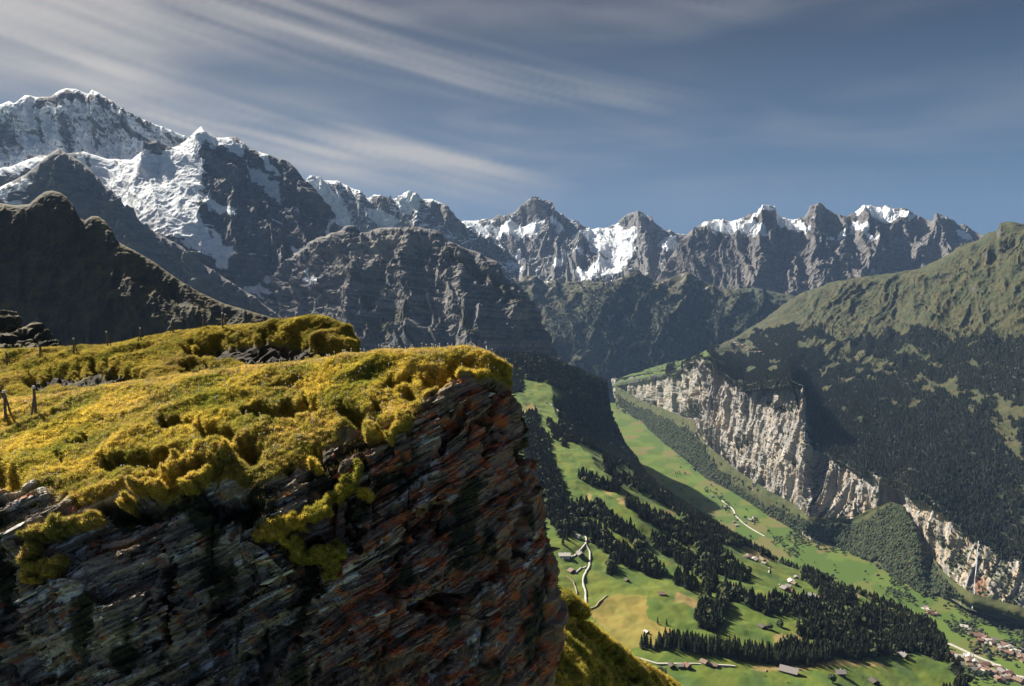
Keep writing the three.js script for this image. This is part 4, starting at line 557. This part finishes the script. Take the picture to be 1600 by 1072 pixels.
// loose-edged slabs of the bedding, the largest as pieces of the crag
{
  const kinds = Array.from({ length: 6 }, (_, k) => { const r = rng(400 + k), g = new THREE.BoxGeometry(1, 1, 1, 2, 1, 1), p = g.attributes.position, memo = new Map(); for (let i = 0; i < p.count; i++) { const key = [p.getX(i), p.getY(i), p.getZ(i)].join(); if (!memo.has(key)) memo.set(key, [(r() - 0.5) * 0.5, (r() - 0.5) * 0.55, (r() - 0.5) * 0.5]); const d = memo.get(key); p.setXYZ(i, p.getX(i) + d[0], p.getY(i) + d[1], p.getZ(i) + d[2]); } const n = g.toNonIndexed(); n.deleteAttribute('uv'); n.computeVertexNormals(); return n; });
  const tones = [[0.22, 0.18, 0.135], [0.34, 0.29, 0.23], [0.56, 0.54, 0.5], [0.4, 0.11, 0.04], [0.29, 0.2, 0.11], [0.11, 0.092, 0.07]], mats = tones.map((c) => new THREE.MeshStandardMaterial({ color: new THREE.Color(...c), roughness: 0.8 }));
  const spots = crag.spots(15000, 77, Object.assign((s) => fbm(s.P[0] * 0.5, s.P[1] * 0.25, s.P[2] * 0.5 + 30, 5) + 0.5 * Math.max(-0.2, mossAndShade(s.px, s.py)) < 0.16 && cragRock(s.P, s.px, s.py) > 0.9 && s.px < 866 && gullies(s.px, s.py) < 0.25 && fbm(s.P[0] * 0.55, s.P[1] * 0.5, s.P[2] * 0.55, 3) > -0.22, { range: (x, y, r) => r > 2.9 && r < 6.6 && y < 1090 && x > -30 ? 1 : 0 }));
  const B = new THREE.Matrix4().makeBasis(e1, eb, e3), Q0 = new THREE.Quaternion().setFromRotationMatrix(B), E = new THREE.Euler(), Q = new THREE.Quaternion(), M = new THREE.Matrix4(), S = new THREE.Vector3(), T = new THREE.Vector3();
  const toneOf = (s, i) => { const u = hash(i, 5), red = ss(380, 640, s.px) * ss(-0.1, 0.25, fbm(s.P[0] * 1.1 + 4, s.P[1] * 1.6, s.P[2] * 1.1, 4)); return u < red * 0.55 ? 3 : u < 0.5 ? 0 : u < 0.68 ? 5 : u < 0.82 ? 1 : u < 0.91 ? 4 : 2; };
  const pose = (s, i, big) => { Q.setFromEuler(E.set((hash(i, 1) - 0.5) * 0.16, (hash(i, 2) - 0.5) * 0.3, (hash(i, 3) - 0.5) * 0.12)).premultiply(Q0); const l = big ? mix(0.3, 0.85, hash(i, 7) ** 2) : mix(0.08, 0.32, hash(i, 7) ** 2); S.set(l, l * mix(0.06, 0.13, hash(i, 8)), l * mix(0.3, 0.5, hash(i, 9))); T.set(s.P[0] - s.N[0] * 0.16 * l, s.P[1] - s.N[1] * 0.16 * l, s.P[2] - s.N[2] * 0.16 * l); return M.compose(T, Q, S); };
  spots.slice(0, 300).forEach((s, i) => { const m = new THREE.Mesh(kinds[i % 6], mats[toneOf(s, i)]); m.name = 'rock_slab'; m.applyMatrix4(pose(s, i, true)); crag.mesh.add(shadows(m)); });
  const rest = spots.slice(300);
  for (let k = 0; k < 6; k++) {
    const mine = rest.filter((_, i) => i % 6 === k), im = new THREE.InstancedMesh(kinds[k], white, mine.length), c = new THREE.Color();
    mine.forEach((s, i) => { im.setMatrixAt(i, pose(s, i * 6 + k, false)); const t = tones[toneOf(s, i * 6 + k)], v = 0.7 + 0.6 * hash(i, 55, k); im.setColorAt(i, c.setRGB(t[0] * v, t[1] * v, t[2] * v)); });
    im.name = 'rock_flakes'; im.userData = { kind: 'stuff' }; crag.mesh.add(shadows(im));
  }
}
console.log('crag built');
// second knoll behind, with the fence line
const knollRock = chains('50,602,18 110,588,24 180,588,30 215,600,18; 290,552,14 360,545,22 430,540,26 480,545,20 545,560,16; 290,575,12 340,585,14; 395,562,22 460,562,20; 0,615,18');
const knoll = landform('grass_knoll', [
  '-200,600,90 0,590,88 200,580,86 400,560,84 540,580,78 575,620,72',
  '-200,556,74 -60,550,72 0,548,71 60,547,71 120,545,70 170,541,70 215,533,69 260,525,68.5 300,519,68 340,514,67 400,509,66 440,505,65.5 480,501,65 505,499,64.6 520,503,64.2 535,510,64 546,522,63.8 556,540,63.6 566,566,63.5',
  '-200,585,66 0,580,65 100,568,64.5 200,558,63.5 300,540,63 400,526,62 500,518,61.5 545,528,61.5 568,572,62.5',
  '-200,620,58 0,606,58 100,600,58 200,596,58 300,580,57.5 400,565,57.5 500,555,58 550,556,59 570,580,61',
  '-200,680,50 0,660,50 200,640,50 400,620,51 540,600,54 572,620,58'].map(rowOf), 330, 150,
  (P, px, py, r) => { const k = ss(0, 0.6, knollRock(...shift(px, py, 30, 12))); return (r < 1 ? 0.2 : 1) * (0.45 * (Math.pow(1 - Math.abs(n3(P[0] * 0.2, P[1] * 0.35, P[2] * 0.2)), 2) - 0.4) + 0.2 * (1 - Math.abs(n3b(P[0] * 0.7, P[1], P[2] * 0.7))) - k * 1.1 + k * 0.5 * (slab(P, 0.4, 2, 4) - 0.5) + k * 0.3 * (slab(P, 0.15, 1, 6) - 0.5)) * ss(0.9, 1.5, r); },
  ({ P, px, py }) => { const k = ss(0.4, 0.6, knollRock(...shift(px, py, 30, 12))), g = fbm(P[0] * 0.4, P[1] * 0.4, P[2] * 0.4, 4); return mix3(mix3([0.25, 0.185, 0.03], [0.13, 0.12, 0.02], clamp(0.5 + g)), mix3([0.022, 0.019, 0.014], [0.075, 0.062, 0.045], clamp(slab(P, 0.15, 1, 6) * 0.8 + g * 0.4)), k); }, { label: 'grassy knoll with broken rock band behind the near crag', category: 'knoll', by: 'bearing', weights: [0.15, 0.8, 1, 0.6] });
// grass ridge below the crag on the right
const spurRock = chains('880,955,8 905,975,10 915,1000,9; 900,985,12 930,1015,11 960,1045,9 985,1072,10');
const spur = landform('grass_spur', [
  '840,1050,80 900,1080,82 960,1130,86 1110,1250,96',
  '840,926,62 872,938,62 890,949,62 904,958,62.5 908,972,63.2 916,988,64 930,1001,66 952,1018,68 985,1040,72 1040,1072,78 1110,1120,84',
  '840,960,58 880,975,58.5 905,1000,60 930,1030,62 960,1060,64 1010,1100,68 1110,1170,76', '840,1000,53 900,1040,54 950,1090,57 1110,1200,66', '840,1120,44 950,1170,47 1110,1290,54'].map(rowOf), 170, 150,
  (P, px, py, r) => (r < 1 ? 0.2 : 1) * (0.6 * (1 - Math.abs(n3(P[0] * 0.3, P[1] * 0.3, P[2] * 0.3))) + 0.25 * (1 - Math.abs(n3b(P[0] * 0.9, P[1], P[2] * 0.9))) - 1.4 * ss(0, 0.4, spurRock(...shift(px, py, 24, 8)))),
  ({ P, px, py }) => { const k = ss(0.1, 0.45, spurRock(...shift(px, py, 24, 8))), g = fbm(P[0] * 0.4, P[1] * 0.4, P[2] * 0.4, 4); return mix3(mix3([0.4, 0.29, 0.04], [0.19, 0.18, 0.025], clamp(0.5 + 1.3 * g)), [0.06, 0.05, 0.04], k); }, { label: 'steep grassy spur falling away right below the near crag', category: 'spur', by: 'bearing', weights: [0.15, 1, 1, 0.8] });
landform('rocky_outcrop', ['-200,560,190 40,560,180 130,575,170', '-200,452,150 -60,470,150 0,486,150 12,492,150 24,508,149 34,516,148 48,512,147 66,518,146 78,524,145 90,540,144 130,566,143', '-200,520,135 0,530,135 60,540,135 130,580,136', '-200,640,115 130,640,120'].map(rowOf), 160, 70,
  (P, px, py, r) => (r < 1 ? 0.2 : 1) * (1.6 * (slab(P, 1.2, 5, 8) - 0.5) + 0.7 * (slab(P, 0.5, 3, 9) - 0.5) + 1.6 * fbm(P[0] * 0.1, P[1] * 0.1, P[2] * 0.1, 4)), ({ P, N }) => mix3([0.035, 0.031, 0.026], [0.1, 0.08, 0.026], ss(0.6, 0.85, N[1] + 0.2 * n3(P[0], P[1], P[2]))), { label: 'dark rocky outcrop at the left edge behind the fence', category: 'outcrop', by: 'bearing', material: stone, weights: [0.2, 1, 0.5] });

// ---------------------------------------------------------------- grass
function tuft(seed, blades, spread, lean) {
  const r = rng(seed), v = [];
  for (let k = 0; k < blades; k++) {
    const a = r() * 6.283, d = Math.sqrt(r()) * spread, x = Math.cos(a) * d, z = Math.sin(a) * d, h = 0.45 + 0.55 * r(), w = 0.022 + 0.022 * r(), f = r() * 6.283, ox = Math.cos(f) * w, oz = Math.sin(f) * w, b = a + (r() - 0.5) * 2, bx = Math.cos(b) * lean * h, bz = Math.sin(b) * lean * h;
    const A = [x - ox, -0.08, z - oz], B = [x + ox, -0.08, z + oz], C = [x + bx * 0.35 - ox * 0.8, h * 0.6, z + bz * 0.35 - oz * 0.8], D = [x + bx * 0.35 + ox * 0.8, h * 0.6, z + bz * 0.35 + oz * 0.8], T = [x + bx, h * (1 - 0.25 * lean), z + bz];
    v.push(...A, ...B, ...C, ...B, ...D, ...C, ...C, ...D, ...T);
  }
  const g = new THREE.BufferGeometry(); g.setAttribute('position', new THREE.BufferAttribute(new Float32Array(v), 3)); g.computeVertexNormals(); return g;
}
const straw = new THREE.MeshPhysicalMaterial({ color: 0xffffff, roughness: 0.95, transmission: 0.55, thickness: 0, specularIntensity: 0.2 });
const tufts = [tuft(501, 16, 0.32, 0.5), tuft(502, 12, 0.22, 0.8), tuft(503, 9, 0.2, 0.25)];
function grass(name, spots, h0, h1, label, tone) {
  tufts.forEach((geo, k) => {
    const mine = spots.filter((_, i) => i % 3 === k), m = new THREE.InstancedMesh(geo, straw, mine.length), M = new THREE.Matrix4(), Q = new THREE.Quaternion(), Z = new THREE.Quaternion(), up = new THREE.Vector3(), Y = new THREE.Vector3(0, 1, 0), c = new THREE.Color();
    mine.forEach((s, i) => {
      const h = mix(h0, h1, hash(i, 3, k) ** 2) * (k === 2 ? 1.2 : 1); up.set(s.N[0], s.N[1] + 1.2, s.N[2]).normalize();
      M.compose(new THREE.Vector3(...s.P), Q.setFromUnitVectors(Y, up).multiply(Z.setFromAxisAngle(Y, hash(i, 7, k) * 6.28)), new THREE.Vector3(h * 1.15, h, h * 1.15)); m.setMatrixAt(i, M);
      const t = tone(s, hash(i, 13, k)), v = 0.45 + 1.0 * hash(i, 17, k); m.setColorAt(i, c.setRGB(t[0] * v, t[1] * v, t[2] * v));
    });
    m.name = k ? name + '_00' + k : name; m.userData = { kind: 'stuff', label, category: 'grass' }; scene.add(shadows(m));
  });
}
const GOLD = [0.76, 0.6, 0.11], LIVE = [0.3, 0.31, 0.05], DRY = [0.62, 0.43, 0.2];
const turfTone = (s, u) => { const g = fbm(s.P[0] * 0.35, s.P[1] * 0.35, s.P[2] * 0.35, 3); const straw = n3b(s.P[0] * 0.16, 2, s.P[2] * 0.2); return u < 0.14 + 0.25 * straw ? DRY : mix3(GOLD, LIVE, clamp(0.36 + 1.2 * g + 0.4 * (u - 0.5))); };
grass('alpine_grass', crag.spots(300000, 88, Object.assign((s) => cragRock(s.P, s.px, s.py) < 0.25, { range: (x, y, r) => (r > 0.85 && r < 3.7 && x > -60) || (r < 6 && ledges(x, y) > -0.8 && x > -60) ? 1 : 0 })), 0.04, 0.14, 'golden grass tufts covering the cap of the near crag', (s, u) => s.r < 1.35 && u < 0.6 ? mix3(DRY, GOLD, u) : turfTone(s, u));
grass('cliff_grass', crag.spots(26000, 89, Object.assign((s) => cragRock(s.P, s.px, s.py) > 0.25 && s.q < 0.6 && fbm(s.P[0] * 0.8, s.P[1] * 0.5, s.P[2] * 0.8, 3) + (s.N[1] - 0.5) * 0.6 + 0.3 * Math.max(0, mossAndShade(s.px, s.py)) > 0.2, { range: (x, y, r) => r > 2.9 && r < 6.6 && x > -40 && x < 860 ? 1 : 0 })), 0.08, 0.22, 'dark mossy grass hanging in the cracks of the crag face', (s, u) => mix3([0.045, 0.045, 0.015], [0.12, 0.085, 0.025], u));
grass('knoll_grass', knoll.spots(130000, 90, Object.assign((s) => knollRock(...shift(s.px, s.py, 30, 12)) < 0.42, { range: (x, y, r) => r > 0.9 && r < 3.6 && x > -30 ? 1 : 0 })), 0.07, 0.22, 'olive and gold grass on the knoll with the fence', (s, u) => mix3(turfTone(s, u), [0.19, 0.15, 0.03], 0.45));
grass('spur_grass', spur.spots(60000, 91, Object.assign((s) => spurRock(...shift(s.px, s.py, 24, 8)) < 0.3, { range: (x, y, r) => r > 0.9 && r < 3.8 ? 1 : 0 })), 0.12, 0.34, 'yellow grass on the steep spur below the crag', turfTone);
{
  const spots = crag.spots(1100, 93, Object.assign((s) => cragRock(s.P, s.px, s.py) < 0.2 && fbm(s.P[0] * 0.3, 3, s.P[2] * 0.3, 3) > -0.15, { range: (x, y, r) => r > 1 && r < 3 && x > -40 ? 1 : 0 })), head = new THREE.SphereGeometry(0.022, 6, 4).translate(0, 0.2, 0), stem = new THREE.CylinderGeometry(0.004, 0.004, 0.2, 3).translate(0, 0.1, 0);
  const m = new THREE.InstancedMesh(merge([head, stem]), new THREE.MeshStandardMaterial({ color: new THREE.Color(0.8, 0.76, 0.66), roughness: 0.8 }), spots.length), M = new THREE.Matrix4();
  spots.forEach((s, i) => m.setMatrixAt(i, M.makeTranslation(...s.P).scale(new THREE.Vector3(1, 0.7 + 0.6 * hash(i, 4), 1)))); m.name = 'seed_heads'; m.userData = { kind: 'stuff', label: 'pale seed heads dotted over the golden grass', category: 'flowers' }; scene.add(shadows(m));
}
// ---------------------------------------------------------------- fence posts
{
  const timber = mat(0.13, 0.11, 0.09), cap = mat(0.75, 0.73, 0.7), postGeo = new THREE.CylinderGeometry(0.04, 0.052, 1, 8).translate(0, 0.42, 0), capGeo = new THREE.CylinderGeometry(0.04, 0.06, 0.09, 8).translate(0, 0.95, 0), braceGeo = new THREE.CylinderGeometry(0.03, 0.035, 0.95, 6).translate(0, 0.4, 0);
  const posts = [[55, 648, 1.2, crag, 'thick near fence post with white cap at the left of the crag'], [9, 655, 1.15, crag, 'fence post at the extreme left edge of the crag meadow'], [11, 574, 1.1, knoll, 'leftmost post of the fence on the knoll'], [64, 565, 1.15, knoll, 'second fence post from the left on the knoll'], [117, 556, 1.15, knoll, 'third fence post from the left on the knoll'], [169, 545, 1.1, knoll, 'fourth fence post from the left on the knoll crest'], [219, 534, 1.05, knoll, 'fifth fence post from the left on the knoll crest'], [271, 524, 1, knoll, 'sixth fence post from the left on the knoll crest'], [319, 518, 0.95, knoll, 'seventh fence post from the left on the knoll crest'], [348, 514, 1.1, knoll, 'eighth fence post, left of the closing pair on the crest'], [353, 513, 1, knoll, 'last fence post at the right end of the knoll fence']];
  for (const [x, y, h, land, label] of posts) {
    const P = land.near(x, y, (r) => r > 0.95).P, g = new THREE.Group(); g.name = numbered('fence_post'); g.position.set(P[0], P[1], P[2]); g.scale.setScalar(h * (land === knoll ? 1.2 : 1)); g.rotation.set(0, hash(x, y) * 6, (hash(x, 2) - 0.5) * 0.12);
    const p = new THREE.Mesh(postGeo, timber), c = new THREE.Mesh(capGeo, cap), b = new THREE.Mesh(braceGeo, timber); p.name = 'post'; c.name = 'cap'; b.name = 'brace'; b.position.set(0.2, -0.02, 0.03); b.rotation.z = 0.22; g.add(p, c, b);
    g.userData = { label, category: 'fence post', group: 'fence posts on the alpine meadow' }; scene.add(shadows(g));
  }
}


renderer.render(scene, camera);
